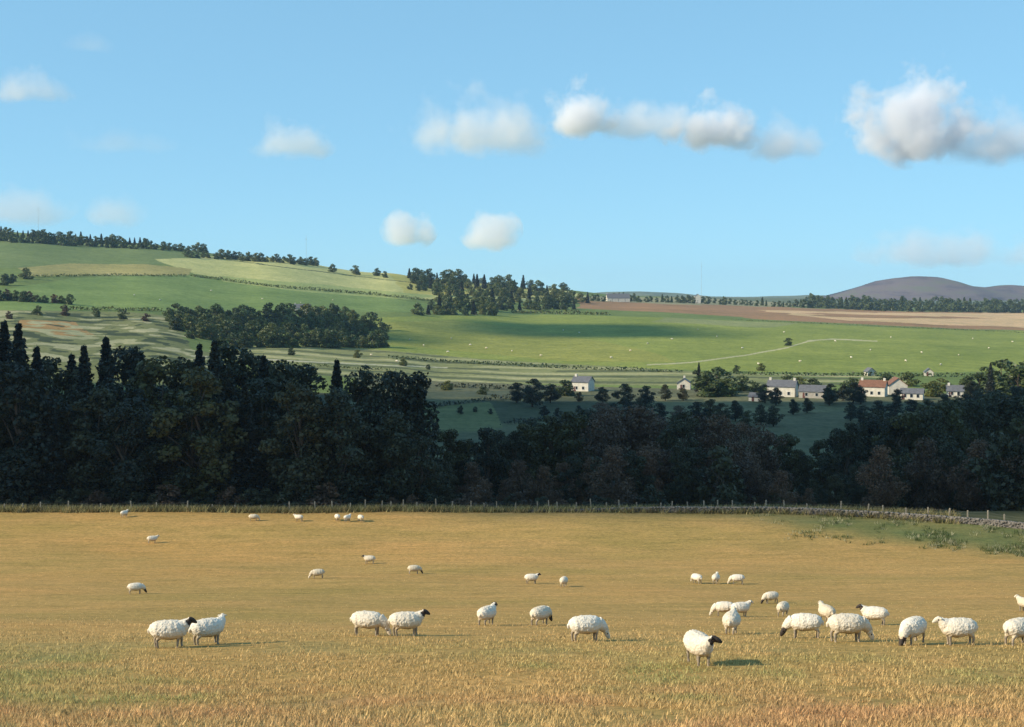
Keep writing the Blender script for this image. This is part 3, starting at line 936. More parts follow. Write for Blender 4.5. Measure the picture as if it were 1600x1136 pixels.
house('tower_house', 1084, 1094, 2000, 11.0, 14.5, M_white, M_slate, 'distant slim pale building above the ploughed field', 0.0, 8, True, 0, 1, cat='building')
house('house', 460, 486, 1050, 4.0, 7.0, M_white, M_slate, 'distant white house above the copse on the left hillside', 0.1, 8, False, 1, 2)


def mast(px, d, pytop, label):
    g = on_ground(px, d)
    h = zof(pytop, d) - g.z
    e = empty('radio_mast', g); tag(e, label, 'mast', 'radio masts')
    v, q = tube([(0, 0, -.5), (0, 0, h)], [0.18, 0.08], 6)
    mesh_obj('pole', v, q, [M_stone], e)
    v, q = join([boxv(-.9, .9, -.12, .12, h * .86, h * .86 + .5), boxv(-.12, .12, -.9, .9, h * .95, h * .95 + .4)])
    mesh_obj('antenna', v, q, [M_stone], e)


mast(64, 1740, 322, 'thin mast rising from the highest ridge at the left')
mast(480, 1800, 368, 'thin mast on the skyline right of the left ridge')
mast(1095, 2300, 408, 'tall thin mast over the ploughed field beyond the valley')

# ------------------------------------------------------------------ wall and fence at the far edge of the pasture
M_post = simple_mat('weathered_post', (0.30, 0.26, 0.20), 0.9, 0.3, 6.0)
M_wire = simple_mat('wire', (0.12, 0.12, 0.11), 0.5, 0.1, 3.0)
M_drystone = simple_mat('dry_stone', (0.17, 0.155, 0.14), 0.95, 0.35, 1.6, 0.05)


def fence(px0, px1, label, off, step, tall):
    a = on_ground(px0, edge_depth(px0))
    e = empty('post_and_wire_fence', a); tag(e, label, 'fence')
    pts = []; px = px0
    while px < px1:
        d = edge_depth(px) + off
        p = on_ground(px + rnd.uniform(-3, 3), d); h = tall * rnd.uniform(.75, 1.2)
        w = 0.065
        lx, ly = rnd.uniform(-.16, .16), rnd.uniform(-.12, .12)
        b = p - a
        V = [(b.x - w, b.y - w, b.z - .4), (b.x + w, b.y - w, b.z - .4), (b.x + w, b.y + w, b.z - .4), (b.x - w, b.y + w, b.z - .4),
             (b.x - w + lx, b.y - w + ly, b.z + h), (b.x + w + lx, b.y - w + ly, b.z + h), (b.x + w + lx, b.y + w + ly, b.z + h), (b.x - w + lx, b.y + w + ly, b.z + h), (b.x + lx, b.y + ly, b.z + h + .05)]
        mesh_obj('post', V, [(0, 1, 5, 4), (1, 2, 6, 5), (2, 3, 7, 6), (3, 0, 4, 7), (4, 5, 8), (5, 6, 8), (6, 7, 8), (7, 4, 8)], [M_post], e)
        pts.append((b + Vector((lx, ly, 0)), h)); px += step * rnd.uniform(.6, 1.4)
    parts = []
    for k in (.35, .6, .85):
        parts.append(tube([p + Vector((0, -.07, h * k)) for p, h in pts], [.007] * len(pts), 3))
    v, q = join(parts)
    mesh_obj('wire', v, q, [M_wire], e)


fence(-180, 560, 'weathered post and wire fence below the tall left wood', 0.6, 38, 1.05)
fence(566, 1060, 'pale post and wire fence along the middle of the field edge', 0.6, 24, 1.3)
fence(1075, 1700, 'post and wire fence bending down behind the stone wall at the right', 1.6, 36, 1.2)


def stone_wall():
    pxs = np.arange(820, 1760, 1.6)
    rs = np.random.RandomState(3)
    parts_V, parts_Q = [], []
    base = None; nb = 0
    for layer in range(5):
        for i, px in enumerate(pxs):
            px = px + rs.uniform(-.6, .6)
            d = edge_depth(px) - 0.35 + rs.uniform(-.10, .10)
            g = on_ground(px, d)
            if base is None: base = Vector(g)
            fade = min(1, max(0.35, (px - 800) / 250))
            w, h, dp = rs.uniform(.09, .17), rs.uniform(.07, .11), rs.uniform(.16, .24)
            z = g.z - .1 + layer * .155 * fade + rs.uniform(-.02, .02)
            v, q = boxv(g.x - w, g.x + w, g.y - dp, g.y + dp, z, z + 2 * h * .9)
            v = np.array(v) + rs.normal(0, .015, (8, 3)) - np.array(base)
            parts_V.append(v); parts_Q.append(np.array(q) + nb); nb += 8
    V = np.concatenate(parts_V); Q = np.concatenate(parts_Q)
    o = link('dry_stone_wall', quad_mesh('dry_stone_wall', V, Q, [M_drystone]), loc=base)
    tag(o, 'low grey dry stone wall curving down the right end of the field', 'wall')


stone_wall()


# ------------------------------------------------------------------ grass and rough growth
def tint_mat(name, trans=0.15):
    t = NT(name)
    at = t.add('Attribute'); at.attribute_name = 'tint'
    t.l.new(at.outputs['Color'], t.b.inputs['Base Color'])
    t.b.inputs['Roughness'].default_value = 0.9
    t.b.inputs['Specular IOR Level'].default_value = 0.1
    tr = t.add('BsdfTranslucent'); t.l.new(at.outputs['Color'], tr.inputs[0])
    mx = t.add('MixShader'); mx.inputs[0].default_value = trans
    t.l.new(t.b.outputs[0], mx.inputs[1]); t.l.new(tr.outputs[0], mx.inputs[2])
    t.l.new(mx.outputs[0], t.out.inputs[0])
    return t.m


M_tint = tint_mat('dry_grass_blades', .4)


def grass(name, X, Y, hgt, blades, spread, wid, cols, rs, label=None):
    n = len(X)
    Z = ground(X, Y)
    V, C = [], []
    for b in range(blades):
        ox, oy = rs.normal(0, spread, n), rs.normal(0, spread, n)
        a = rs.uniform(0, 6.283, n); l = rs.uniform(.3, 1.5, n)
        h = hgt * rs.uniform(.5, 1.2, n)
        w = wid * rs.uniform(.6, 1.3, n)
        bx, by = X + ox, Y + oy
        dx, dy = np.cos(a), np.sin(a)
        p0 = np.stack([bx - dy * w, by + dx * w, Z - .03], 1); p1 = np.stack([bx + dy * w, by - dx * w, Z - .03], 1)
        p2 = np.stack([bx + dx * l * h, by + dy * l * h, Z + h], 1)
        V.append(np.stack([p0, p1, p2], 1).reshape(-1, 3))
        c = cols * rs.uniform(.5, 1.35, (n, 1))
        C.append(np.repeat(c, 3, 0))
    V = np.concatenate(V); C = np.concatenate(C)
    Q = np.arange(len(V)).reshape(-1, 3)
    o = link(name, quad_mesh(name, V, Q, [M_tint], C))
    tag(o, label, None, None, 'stuff')
    return o


rs = np.random.RandomState(5)
N = 125000
Y = 19.5 + 110 * rs.uniform(0, 1, N) ** 1.7
X = Y * rs.uniform(-.47, .47, N)
pk = vnoise(X, Y, .9, 3) * .6 + vnoise(X, Y, .35, 4) * .4
keep = (pk > .34) & (rs.uniform(0, 1, N) < np.clip((70 - Y) / 44, .12, 1) * np.clip(vnoise(X, Y, 6, 31) * 2.2 - .35, .25, 1))
X, Y, pk = X[keep], Y[keep], pk[keep]
g = vnoise(X, Y, 5, 1) * .6 + vnoise(X, Y, 1.5, 2) * .4
cA, cB, cC = np.array((0.66, 0.46, 0.205)), np.array((0.46, 0.42, 0.17)), np.array((0.66, 0.36, 0.19))
tB = np.clip((g - .45) * 4, 0, 1) * np.clip((40 - Y) / 8, 0, 1)
tC = np.clip((30 - Y) / 8, 0, 1) * np.clip((vnoise(X, Y, 2.2, 5) - .3) * 1.6, 0, 1)
cols = cA * (1 - tB[:, None]) + cB * tB[:, None]
cols = cols * (1 - .7 * tC[:, None]) + cC * .7 * tC[:, None]
grass('grass', X, Y, np.clip(.080 - (Y - 24) * .0012, .03, .080), 6, .13, .015, cols, rs)
# rushes in the damp corner on the right and along the far fringe
N = 2600
px = rs.uniform(1180, 1640, N); E_ = np.array([edge_depth(p) for p in px]); Y = E_ - rs.uniform(1, 17, N)
keep = rs.uniform(0, 1, N) < np.clip((px - 1150) / 350, .05, 1) * np.clip(vnoise(px, Y * 6, 25, 3) * 2.2 - .7, 0, 1)
px, Y = px[keep], Y[keep]; X = (px - 800) / F / CT * Y
cols = np.where(rs.uniform(0, 1, (len(X), 1)) < .3, np.array((.46, .42, .26)), np.array((.10, .13, .045)))
grass('rushes', X, Y, .36, 9, .18, .03, cols, rs)
N = 5200
px = rs.uniform(-120, 1500, N); E_ = np.array([edge_depth(p) for p in px]); Y = E_ + rs.uniform(-1.2, 4.5, N)
X = (px - 800) / F / CT * Y
cols = np.array((.44, .34, .17)) * (1 - rs.uniform(0, 1, (N, 1))) + np.array((.16, .17, .06)) * rs.uniform(0, 1, (N, 1))
grass('undergrowth', X, Y, .75, 8, .3, .05, cols, rs)


# ------------------------------------------------------------------ sheep
def wool_mat(name, wool):
    t = NT(name)
    co = t.add('TexCoord').outputs['Object']
    f = t.noise(co, 16, 4, .7); h = t.noise(co, 3.0, 3, .5)
    a = t.ramp(f, [(.3, [x * .78 for x in wool]), (.7, wool)])
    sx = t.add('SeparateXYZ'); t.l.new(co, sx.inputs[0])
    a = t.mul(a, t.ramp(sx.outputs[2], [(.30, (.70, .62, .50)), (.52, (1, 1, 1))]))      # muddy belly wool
    a = t.mul(a, t.ramp(h, [(.3, (.88, .85, .80)), (.6, (1, 1, 1))]))
    oi = t.add('ObjectInfo').outputs['Random']
    a = t.mul(a, t.ramp(oi, [(0, (.80, .76, .68)), (.5, (.95, .93, .90)), (1, (1, 1, 1))]))
    t.l.new(a, t.b.inputs['Base Color']); t.b.inputs['Roughness'].default_value = .95
    t.b.inputs['Specular IOR Level'].default_value = .05
    t.bump(f, .6, .03)
    return t.m


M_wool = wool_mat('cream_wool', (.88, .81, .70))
M_face_w = simple_mat('pale_face', (.66, .58, .46), .8, .15, 12)
M_face_d = simple_mat('dark_face', (.045, .035, .03), .7, .3, 12)
M_leg = simple_mat('mottled_leg', (.30, .25, .19), .8, .5, 9)
M_eye = simple_mat('eye', (.01, .01, .01), .2, .1, 5)


def ring_loft(path, radii, sides=14):
    """path points with (rx, rz) radii, capped"""
    V, Q = [], []
    n = len(path)
    for i, (p, r) in enumerate(zip(path, radii)):
        d = (Vector(path[min(i + 1, n - 1)]) - Vector(path[max(i - 1, 0)])).normalized()
        a = Vector((0, 1, 0)) if abs(d.y) < .95 else Vector((1, 0, 0))
        b = a.cross(d).normalized(); a = d.cross(b).normalized()
        for k in range(sides):
            t = 2 * math.pi * k / sides
            V.append(Vector(p) + a * math.cos(t) * r[0] + b * math.sin(t) * r[1])
    for i in range(n - 1):
        for k in range(sides):
            q = i * sides; k2 = (k + 1) % sides
            Q.append((q + k, q + k2, q + sides + k2, q + sides + k))
    for q0, p in ((0, path[0]), ((n - 1) * sides, path[-1])):
        V.append(Vector(p)); c = len(V) - 1
        for k in range(sides):
            k2 = (k + 1) % sides
            Q.append((q0 + k, q0 + k2, c) if q0 else (q0 + k2, q0 + k, c))
    return V, Q


def sheep_mesh(seed, pose, face):
    """one continuous animal facing +x, hooves at z=0; remeshed so fleece, neck, head and legs run together"""
    r = random.Random(seed)
    parts = []
    # trunk: rump to chest
    parts.append(ring_loft([(-.61, 0, .56), (-.56, 0, .585), (-.44, 0, .60), (-.22, 0, .585), (.05, 0, .565), (.26, 0, .58), (.41, 0, .605), (.51, 0, .63)],
                           [(.05, .07), (.17, .17), (.27, .25), (.325, .295), (.335, .315), (.30, .285), (.22, .23), (.09, .11)]))
    if pose == 'stand':
        nk = [(.34, 0, .64), (.46, 0, .72), (.55, 0, .79), (.60, 0, .84)]; hd = [(.555, 0, .86), (.61, 0, .87), (.69, 0, .84), (.77, 0, .79), (.83, 0, .755)]
        ear = Vector((.585, 0, .90)); up = .0
    elif pose == 'graze':
        nk = [(.38, 0, .62), (.54, 0, .50), (.65, 0, .36), (.70, 0, .27)]; hd = [(.68, 0, .30), (.71, 0, .24), (.75, 0, .16), (.79, 0, .08), (.81, 0, .04)]
        ear = Vector((.66, 0, .30))
    else:  # turned: looks sideways
        nk = [(.34, 0, .64), (.45, .03, .72), (.52, .08, .78), (.55, .12, .82)]; hd = [(.53, .10, .85), (.56, .16, .86), (.60, .24, .83), (.63, .32, .785), (.65, .37, .755)]
        ear = Vector((.54, .12, .89))
    parts.append(ring_loft(nk, [(.20, .22), (.16, .18), (.125, .13), (.09, .09)]))
    parts.append(ring_loft(hd, [(.045, .055), (.085, .095), (.075, .085), (.052, .058), (.028, .03)]))
    dirh = (Vector(hd[-1]) - Vector(hd[0])).normalized()
    side = dirh.cross(Vector((0, 0, 1))).normalized()
    for s in (-1, 1):
        a = ear + side * s * .05
        parts.append(ring_loft([a, a + side * s * .06 + Vector((0, 0, -.0)), a + side * s * .12 + Vector((0, 0, -.03)) - dirh * .01], [(.02, .035), (.022, .04), (.006, .012)], 8))
    # legs with hock and knee
    for s in (-1, 1):
        j = r.uniform(-.05, .05)
        parts.append(ring_loft([(.30, s * .13, .52), (.30 + j, s * .13, .36), (.30 + j * 1.6, s * .125, .24), (.29 + j * 1.8, s * .125, .07), (.31 + j * 1.8, s * .125, .0)], [(.09, .10), (.055, .06), (.042, .045), (.034, .034), (.042, .048)], 10))
        j = r.uniform(-.06, .06)
        parts.append(ring_loft([(-.38, s * .13, .54), (-.33 + j, s * .14, .40), (-.44 + j, s * .135, .27), (-.42 + j * 1.2, s * .13, .07), (-.40 + j * 1.2, s * .13, .0)], [(.12, .15), (.075, .09), (.042, .048), (.034, .034), (.042, .048)], 10))
    parts.append(ring_loft([(-.57, 0, .66), (-.64, 0, .60), (-.645, 0, .48)], [(.04, .04), (.05, .045), (.025, .02)], 8))
    V, Q = [], []
    for v, q in parts:
        o = len(V); V += [tuple(p) for p in v]; Q += [tuple(i + o for i in f) for f in q]
    me = bpy.data.meshes.new('sheep_tmp'); me.from_pydata(V, [], Q); me.update()
    ob = bpy.data.objects.new('sheep_tmp', me); COL.objects.link(ob)
    md = ob.modifiers.new('r', 'REMESH'); md.mode = 'VOXEL'; md.voxel_size = .017
    ms = ob.modifiers.new('s', 'SMOOTH'); ms.factor = .6; ms.iterations = 3
    dg = bpy.context.evaluated_depsgraph_get()
    m2 = bpy.data.meshes.new_from_object(ob.evaluated_get(dg))
    bpy.data.objects.remove(ob)
    m2.name = 'sheep'
    n = len(m2.vertices)
    co = np.zeros(n * 3, dtype=np.float32); m2.vertices.foreach_get('co', co); co = co.reshape(-1, 3)
    no = np.zeros(n * 3, dtype=np.float32); m2.vertices.foreach_get('normal', no); no = no.reshape(-1, 3)
    h0 = np.array(hd[0]); hdir = np.array(dirh)
    along_h = (co - h0) @ hdir
    dist_h = np.linalg.norm(co - h0 - np.outer(along_h, hdir), axis=1)
    head = (along_h > .0) & (dist_h < .17) & (along_h < .40)
    eard = np.linalg.norm(co - np.array(ear), axis=1) < .17
    head |= eard & (along_h > -.07) & (np.abs((co - np.array(ear)) @ np.array(side)) > .055)
    if pose == 'graze': head &= co[:, 0] > .6
    leg = (co[:, 2] < .34) & ~head & (co[:, 0] < .52)
    wool = ~(head | leg)
    # lumpy fleece
    f = np.array([mnoise.noise(Vector(c * 11.0) + Vector((seed, 0, 0))) * .45 + mnoise.noise(Vector(c * 22.0)) * .5 + mnoise.noise(Vector(c * 45.0)) * .35 for c in co])
    amt = np.where(wool, .028, 0.0) * np.clip((co[:, 2] - .3) / .1, 0, 1)
    co2 = co + no * ((f * .9 + .3) * amt)[:, None]
    co2[:, 2] -= co2[:, 2].min()
    m2.vertices.foreach_set('co', co2.ravel().astype(np.float32))
    m2.materials.clear()
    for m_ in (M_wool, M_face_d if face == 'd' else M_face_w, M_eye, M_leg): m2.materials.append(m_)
    # eyes: tiny dark patches on each side of the face
    mi = []
    ec = h0 + hdir * .10
    for p in m2.polygons:
        v = list(p.vertices); k = int(sum(head[i] or leg[i] for i in v) * 2 > len(v))
        c = np.mean(co2[v], axis=0)
        for s in (-1, 1):
            if np.linalg.norm(c - (ec + np.array(side) * s * .078 + np.array((0, 0, .03)))) < .024 and k: k = 2
        if k == 1 and sum(leg[i] for i in v) * 2 > len(v): k = 3
        mi.append(k)
    m2.polygons.foreach_set('material_index', np.array(mi, dtype=np.int32))
    m2.polygons.foreach_set('use_smooth', np.ones(len(m2.polygons), dtype=bool))
    m2.update()
    return m2


SM = {}
for pose in ('stand', 'graze', 'turn'):
    for face in 'dw':
        SM[pose, face] = sheep_mesh(len(SM) * 3 + 1, pose, face)

# x0, x1, feet row, pose, face, heading (degrees, 0 = facing right, 90 = away), size, label
SHEEP = [
    (228, 304, 1012, 'stand', 'd', 12, 1.0, 'largest sheep at the left, dark faced, standing side on'),
    (298, 354, 1007, 'turn', 'w', 35, .97, 'pale faced sheep just right of the largest left sheep'),
    (548, 604, 993, 'graze', 'w', -8, 1.0, 'left sheep of the pair left of centre, head down'),
    (604, 668, 994, 'stand', 'd', 10, 1.0, 'dark faced right sheep of the pair left of centre'),
    (746, 777, 977, 'stand', 'd', 58, 1.0, 'sheep seen from behind, first right of the pair left of centre'),
    (828, 862, 977, 'graze', 'd', 50, 1.0, 'dark faced grazing sheep near the middle of the field'),
    (890, 943, 1002, 'graze', 'w', 15, 1.0, 'white sheep grazing alone right of the middle with a long shadow'),
    (1069, 1115, 1039, 'turn', 'd', -74, 1.03, 'nearest sheep of all, turned towards the viewer'),
    (1192, 1216, 943, 'graze', 'd', 200, .9, 'smallest grazing sheep just behind the busy right flock'),
    (1116, 1145, 963, 'graze', 'w', 175, .95, 'grazing sheep at the back left of the right flock'),
    (1143, 1172, 964, 'stand', 'w', 20, .95, 'standing sheep touching the back left grazer of the right flock'),
    (1211, 1236, 963, 'graze', 'w', 60, .95, 'sheep grazing away from the viewer behind the right flock'),
    (1130, 1156, 991, 'stand', 'w', 72, 1.0, 'sheep seen tail first at the left front of the right flock'),
    (1224, 1288, 997, 'graze', 'd', 172, 1.0, 'dark faced sheep facing left in the middle of the right flock'),
    (1287, 1362, 1003, 'graze', 'w', 5, 1.08, 'longest white sheep, side on, in the middle of the right flock'),
    (1346, 1385, 977, 'stand', 'd', 160, .95, 'dark faced sheep looking left behind the longest white sheep'),
    (1279, 1303, 972, 'stand', 'w', 105, .95, 'pale sheep rear view behind the middle of the right flock'),
    (1408, 1443, 1007, 'graze', 'd', 225, 1.0, 'rounded sheep grazing towards the viewer between two side on sheep'),
    (1461, 1530, 1008, 'stand', 'w', 184, 1.0, 'white sheep walking left near the right side, all four legs visible'),
    (1571, 1614, 1008, 'graze', 'd', 30, 1.0, 'sheep partly cut off by the right edge of the picture'),
    (1592, 1612, 956, 'stand', 'w', 120, .95, 'small sheep at the right edge, behind the cut off sheep'),
    (1081, 1096, 912, 'graze', 'w', 120, .95, 'left sheep of the far row of three'),
    (1112, 1125, 912, 'stand', 'w', 70, .95, 'middle sheep of the far row of three'),
    (1141, 1162, 913, 'graze', 'w', 175, .95, 'right sheep of the far row of three'),
    (566, 588, 881, 'stand', 'd', 176, .95, 'far sheep left of centre facing left'),
    (638, 657, 897, 'graze', 'd', 10, .95, 'far sheep with dark head, right of the left facing one'),
    (486, 506, 904, 'graze', 'w', 190, .95, 'far pale sheep grazing alone in the left half'),
    (820, 842, 912, 'stand', 'd', 8, .95, 'far dark faced sheep near the middle'),
    (873, 889, 917, 'graze', 'w', 75, .95, 'far sheep with dark shadow, right of the middle dark faced one'),
    (203, 222, 928, 'graze', 'd', 20, .95, 'lone dark headed sheep at the left behind the largest sheep'),
    (231, 246, 849, 'stand', 'w', 25, .95, 'small lone sheep higher up the left side of the field'),
    (189, 200, 808, 'stand', 'w', 65, .95, 'leftmost sheep close to the far fence'),
    (389, 404, 814, 'graze', 'w', 5, .95, 'single sheep near the fence left of the close fence group'),
    (460, 473, 815, 'stand', 'w', 160, .95, 'first sheep of the close fence group'),
    (521, 533, 814, 'graze', 'w', 110, .95, 'second sheep of the close fence group'),
    (537, 549, 815, 'stand', 'w', 60, .95, 'third sheep of the close fence group'),
    (558, 569, 815, 'graze', 'w', 120, .95, 'rightmost sheep of the close fence group'),
]
for x0, x1, yf, pose, face, hdg, size, label in SHEEP:
    g = hit((x0 + x1) / 2, yf, 22, 150)
    o = link('sheep', SM[pose, face], None, (g.x, g.y, g.z - .01), math.radians(hdg), size * .92)
    tag(o, label, 'sheep', 'sheep grazing on the near pasture')

# tiny white sheep on the sunny slopes, too small to show their parts
FARS = [(880, 517), (905, 521), (1012, 538), (1050, 531), (1120, 527), (1160, 545), (1225, 520), (1305, 534), (1392, 528), (1440, 552), (1498, 556), (1545, 545), (1330, 560), (1250, 566),
        (760, 545), (800, 550), (735, 540), (845, 557), (700, 551), (955, 560), (985, 549), (1415, 565), (1470, 571), (1570, 566), (1090, 516), (640, 532), (662, 541), (705, 530),
        (210, 462), (250, 470), (330, 455), (410, 468), (470, 474), (520, 470), (620, 566), (580, 556), (1185, 570), (1360, 548), (1520, 530), (1582, 535)]
for px, py in FARS:
    g = hit(px, py, 420, 3000)
    o = link('sheep', SM[rnd.choice(['stand', 'graze']), 'w'], None, (g.x, g.y, g.z), rnd.uniform(0, 6.28), 1.25)
    tag(o, 'tiny white sheep dotted on the sunlit green slopes', 'sheep', 'distant sheep on the green slopes')


# ------------------------------------------------------------------ clouds
def cloud_mat(name, dens, scale, soft, aniso=0.25, bias=-.52):
    m = bpy.data.materials.new(name); m.use_nodes = True
    n, l = m.node_tree.nodes, m.node_tree.links
    n.remove(n['Principled BSDF'])
    out = n['Material Output']
    v = n.new('ShaderNodeVolumePrincipled')
    v.inputs['Color'].default_value = (.955, .945, .97, 1)
    v.inputs['Anisotropy'].default_value = aniso
    tc = n.new('ShaderNodeTexCoord')
    # generated coordinates run 0..1 over the cloud: a billow profile, flat underneath
    mp = n.new('ShaderNodeVectorMath'); mp.operation = 'SUBTRACT'; mp.inputs[1].default_value = (.5, .5, .30)
    l.new(tc.outputs['Generated'], mp.inputs[0])
    # nearly flat underneath, billowing above
    sp = n.new('ShaderNodeSeparateXYZ'); l.new(mp.outputs[0], sp.inputs[0])
    lo = n.new('ShaderNodeMath'); lo.operation = 'MINIMUM'; lo.inputs[1].default_value = 0; l.new(sp.outputs[2], lo.inputs[0])
    zz = n.new('ShaderNodeMath'); zz.operation = 'MULTIPLY_ADD'; zz.inputs[1].default_value = 1.6; l.new(lo.outputs[0], zz.inputs[0]); l.new(sp.outputs[2], zz.inputs[2])
    cb = n.new('ShaderNodeCombineXYZ'); l.new(sp.outputs[0], cb.inputs[0]); l.new(sp.outputs[1], cb.inputs[1]); l.new(zz.outputs[0], cb.inputs[2])
    sc = n.new('ShaderNodeVectorMath'); sc.operation = 'MULTIPLY'; sc.inputs[1].default_value = (2.0, 2.0, 1.55)
    l.new(cb.outputs[0], sc.inputs[0])
    ln = n.new('ShaderNodeVectorMath'); ln.operation = 'LENGTH'; l.new(sc.outputs[0], ln.inputs[0])
    oi = n.new('ShaderNodeObjectInfo')
    ns = n.new('ShaderNodeTexNoise'); ns.noise_dimensions = '3D'
    ns.inputs['Scale'].default_value = scale; ns.inputs['Detail'].default_value = 8; ns.inputs['Roughness'].default_value = .62
    ad = n.new('ShaderNodeVectorMath'); ad.operation = 'ADD'
    l.new(tc.outputs['Object'], ad.inputs[0])
    cx = n.new('ShaderNodeCombineXYZ')
    mm = n.new('ShaderNodeMath'); mm.operation = 'MULTIPLY'; mm.inputs[1].default_value = 9000
    l.new(oi.outputs['Random'], mm.inputs[0]); l.new(mm.outputs[0], cx.inputs[0]); l.new(cx.outputs[0], ad.inputs[1])
    l.new(ad.outputs[0], ns.inputs['Vector'])
    # density = clamp((noise*1.35 - length + bias) / soft)
    a = n.new('ShaderNodeMath'); a.operation = 'MULTIPLY_ADD'; a.inputs[1].default_value = 2.6; a.inputs[2].default_value = bias
    l.new(ns.outputs['Fac'], a.inputs[0])
    b = n.new('ShaderNodeMath'); b.operation = 'SUBTRACT'; l.new(a.outputs[0], b.inputs[0]); l.new(ln.outputs['Value'], b.inputs[1])
    c = n.new('ShaderNodeMapRange'); c.inputs['From Min'].default_value = 0; c.inputs['From Max'].default_value = soft
    c.inputs['To Min'].default_value = 0; c.inputs['To Max'].default_value = dens
    l.new(b.outputs[0], c.inputs['Value']); l.new(c.outputs[0], v.inputs['Density'])
    l.new(v.outputs[0], out.inputs['Volume'])
    return m


M_low = cloud_mat('low_cumulus', 0.016, 0.0075, .5, 0.0, -.42)
M_puff = cloud_mat('cumulus', 0.020, 0.0075, .45, 0.0, -.66)
M_lowm = cloud_mat('low_thin_cloud', 0.004, 0.006, .6, 0.0, -.40)
M_wisp = cloud_mat('thin_cloud', 0.0022, 0.006, .8, 0.0)
M_mid = cloud_mat('grey_cloud', 0.008, 0.0065, .6, 0.0, -.62)


def ellipsoid(n=24, m=14):
    V = [(0, 0, -1)]; Q = []
    for i in range(1, m):
        a = math.pi * i / m - math.pi / 2
        for k in range(n):
            t = 2 * math.pi * k / n; V.append((math.cos(a) * math.cos(t), math.cos(a) * math.sin(t), math.sin(a)))
    V.append((0, 0, 1))
    for k in range(n): Q.append((0, 1 + (k + 1) % n, 1 + k))
    for i in range(m - 2):
        for k in range(n):
            a = 1 + i * n; Q.append((a + k, a + (k + 1) % n, a + n + (k + 1) % n, a + n + k))
    a = 1 + (m - 2) * n
    for k in range(n): Q.append((a + k, a + (k + 1) % n, len(V) - 1))
    return V, Q


EV, EQ = ellipsoid()


def cloud(x0, x1, y0, y1, mat, label, d=5000, thick=None):
    pad = 1.2
    cx, cy = (x0 + x1) / 2, (y0 + y1) / 2
    c = P(cx, cy, d)
    rx = (x1 - x0) / 2 / F * d * pad; rz = (y1 - y0) / 2 / F * d * pad
    ry = thick or max(rz, min(rx, rz * 1.6))
    o = mesh_obj('cloud', [(v[0] * rx, v[1] * ry, v[2] * rz) for v in EV], EQ, [mat], loc=c)
    tag(o, label, 'cloud', 'clouds in the blue sky')
    return o


cloud(1318, 1535, 90, 256, M_puff, 'tallest white cumulus cloud with bright rounded top at the upper right')
cloud(1430, 1700, 148, 262, M_mid, 'grey based cloud running off the right edge of the sky')
cloud(842, 965, 106, 220, M_puff, 'bright puff at the left end of the upper middle cloud bank')
cloud(900, 1100, 142, 222, M_mid, 'grey middle part of the upper cloud bank')
cloud(1030, 1190, 142, 240, M_puff, 'rounded white cloud in the upper middle right of the bright puff')
cloud(1140, 1300, 168, 256, M_mid, 'small grey cloud between the middle bank and the tallest cloud')
cloud(625, 880, 132, 248, M_mid, 'broad grey and white cloud left of the bright puff')
cloud(385, 525, 172, 250, M_mid, 'mauve grey cloud in the left half of the sky')
cloud(-60, 130, 104, 164, M_mid, 'flat grey cloud at the upper left edge')
cloud(90, 185, 46, 82, M_wisp, 'faint wisp highest in the left sky')
cloud(90, 285, 192, 240, M_wisp, 'faint thin wisps under the upper left cloud')
cloud(600, 678, 328, 388, M_low, 'small cream puff low over the hills, left one of two')
cloud(722, 810, 326, 392, M_low, 'small cream puff low over the hills, right one of two')
cloud(-60, 110, 280, 352, M_lowm, 'pale hazy cloud low at the left edge over the ridge')
cloud(136, 225, 290, 354, M_lowm, 'faint pale puff over the left ridge')
cloud(1340, 1620, 352, 420, M_lowm, 'long pale cream cloud low over the moorland hill', d=7000)


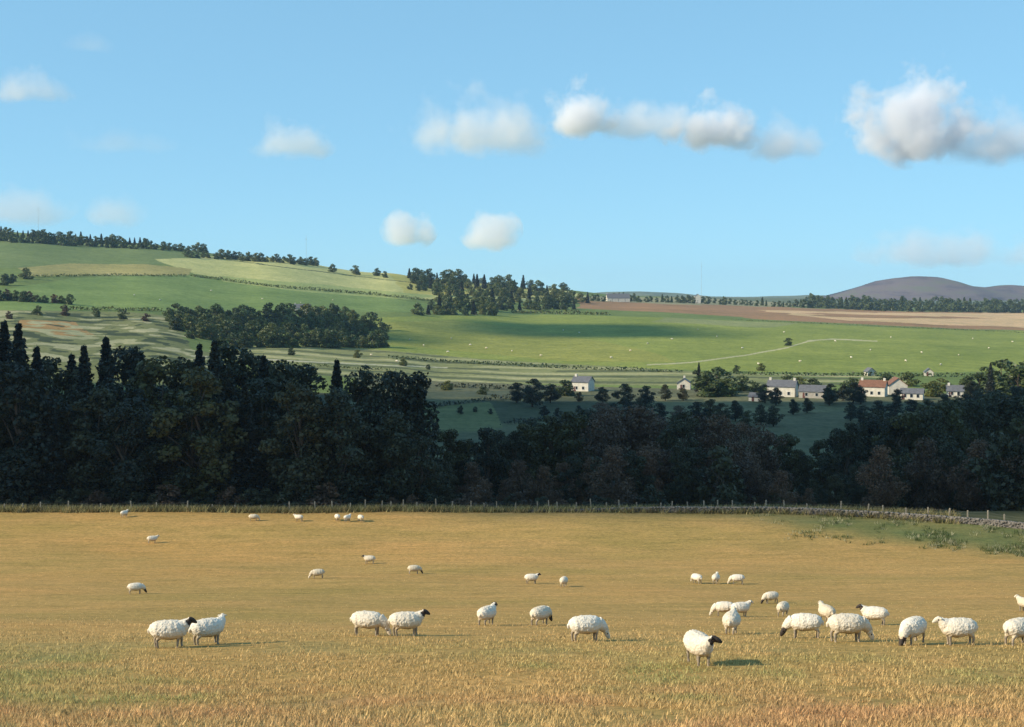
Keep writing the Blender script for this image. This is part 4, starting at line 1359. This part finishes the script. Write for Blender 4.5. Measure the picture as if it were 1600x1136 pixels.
# unseen clouds added left of the view to shade the valley and hillside
def shade_cloud(tx0, tx1, ty0, ty1, alt, label, seed, n=36, m=20, th=1.0):
    gx, gy, gzz = (tx0 + tx1) / 2, (ty0 + ty1) / 2, -36.0
    k = (alt - gzz) / (-LDIR.z)
    c = Vector((gx, gy, gzz)) - LDIR * k
    rx, ry = (tx1 - tx0) / 2, (ty1 - ty0) / 2
    V = []
    E2, Q2 = ellipsoid(n, m)
    for v in E2:
        # superellipse outline in plan, billowy on top, nearly flat beneath
        a = math.atan2(v[1], v[0]); r = math.hypot(v[0], v[1])
        sq = (abs(math.cos(a)) ** 3.5 + abs(math.sin(a)) ** 3.5) ** (-1 / 3.5)
        nz = mnoise.noise(Vector((v[0] * 3 + seed, v[1] * 3, v[2] * 2)))
        q = r ** .45 if r > 0 else 0
        V.append((q * math.cos(a) * sq * rx * (1 + .03 * nz), q * math.sin(a) * sq * ry * (1 + .02 * nz), th * (45 + 40 * nz) * max(v[2], -.3)))
    o = mesh_obj('cloud', V, Q2, [M_cloudsolid], loc=c, smooth=True)
    tag(o, label, 'cloud', 'clouds added beyond the left edge of the view for their shade')
    return o


M_cloudsolid = simple_mat('shade_cloud_body', (.8, .8, .82), 1.0, .05, .01)
shade_cloud(-420, 520, 161, 468, 430, 'long dense cloud added outside the frame to shade the wood', 1)
shade_cloud(-30, 175, 980, 1180, 2600, 'small dense cloud added outside the frame to shade the green slope', 5, th=.35)
shade_cloud(-150, -50, 860, 965, 2200, 'smallest dense cloud added outside the frame to shade the ground beside the copse', 9, th=.3)

for o in COL.objects:
    if o.get('look'): del o['look']

# ------------------------------------------------------------------ haze
hz = bpy.data.materials.new('haze'); hz.use_nodes = True
hn, hl = hz.node_tree.nodes, hz.node_tree.links
hn.remove(hn['Principled BSDF'])
hv = hn.new('ShaderNodeVolumePrincipled')
hv.inputs['Color'].default_value = (.50, .72, 1.0, 1); hv.inputs['Density'].default_value = 5.4e-5
hv.inputs['Anisotropy'].default_value = 0.0
hl.new(hv.outputs[0], hn['Material Output'].inputs['Volume'])
v, q = boxv(-9500, 9500, -450, 9300, -260, 190)
o = mesh_obj('haze', v, q, [hz]); tag(o, kind='stuff')
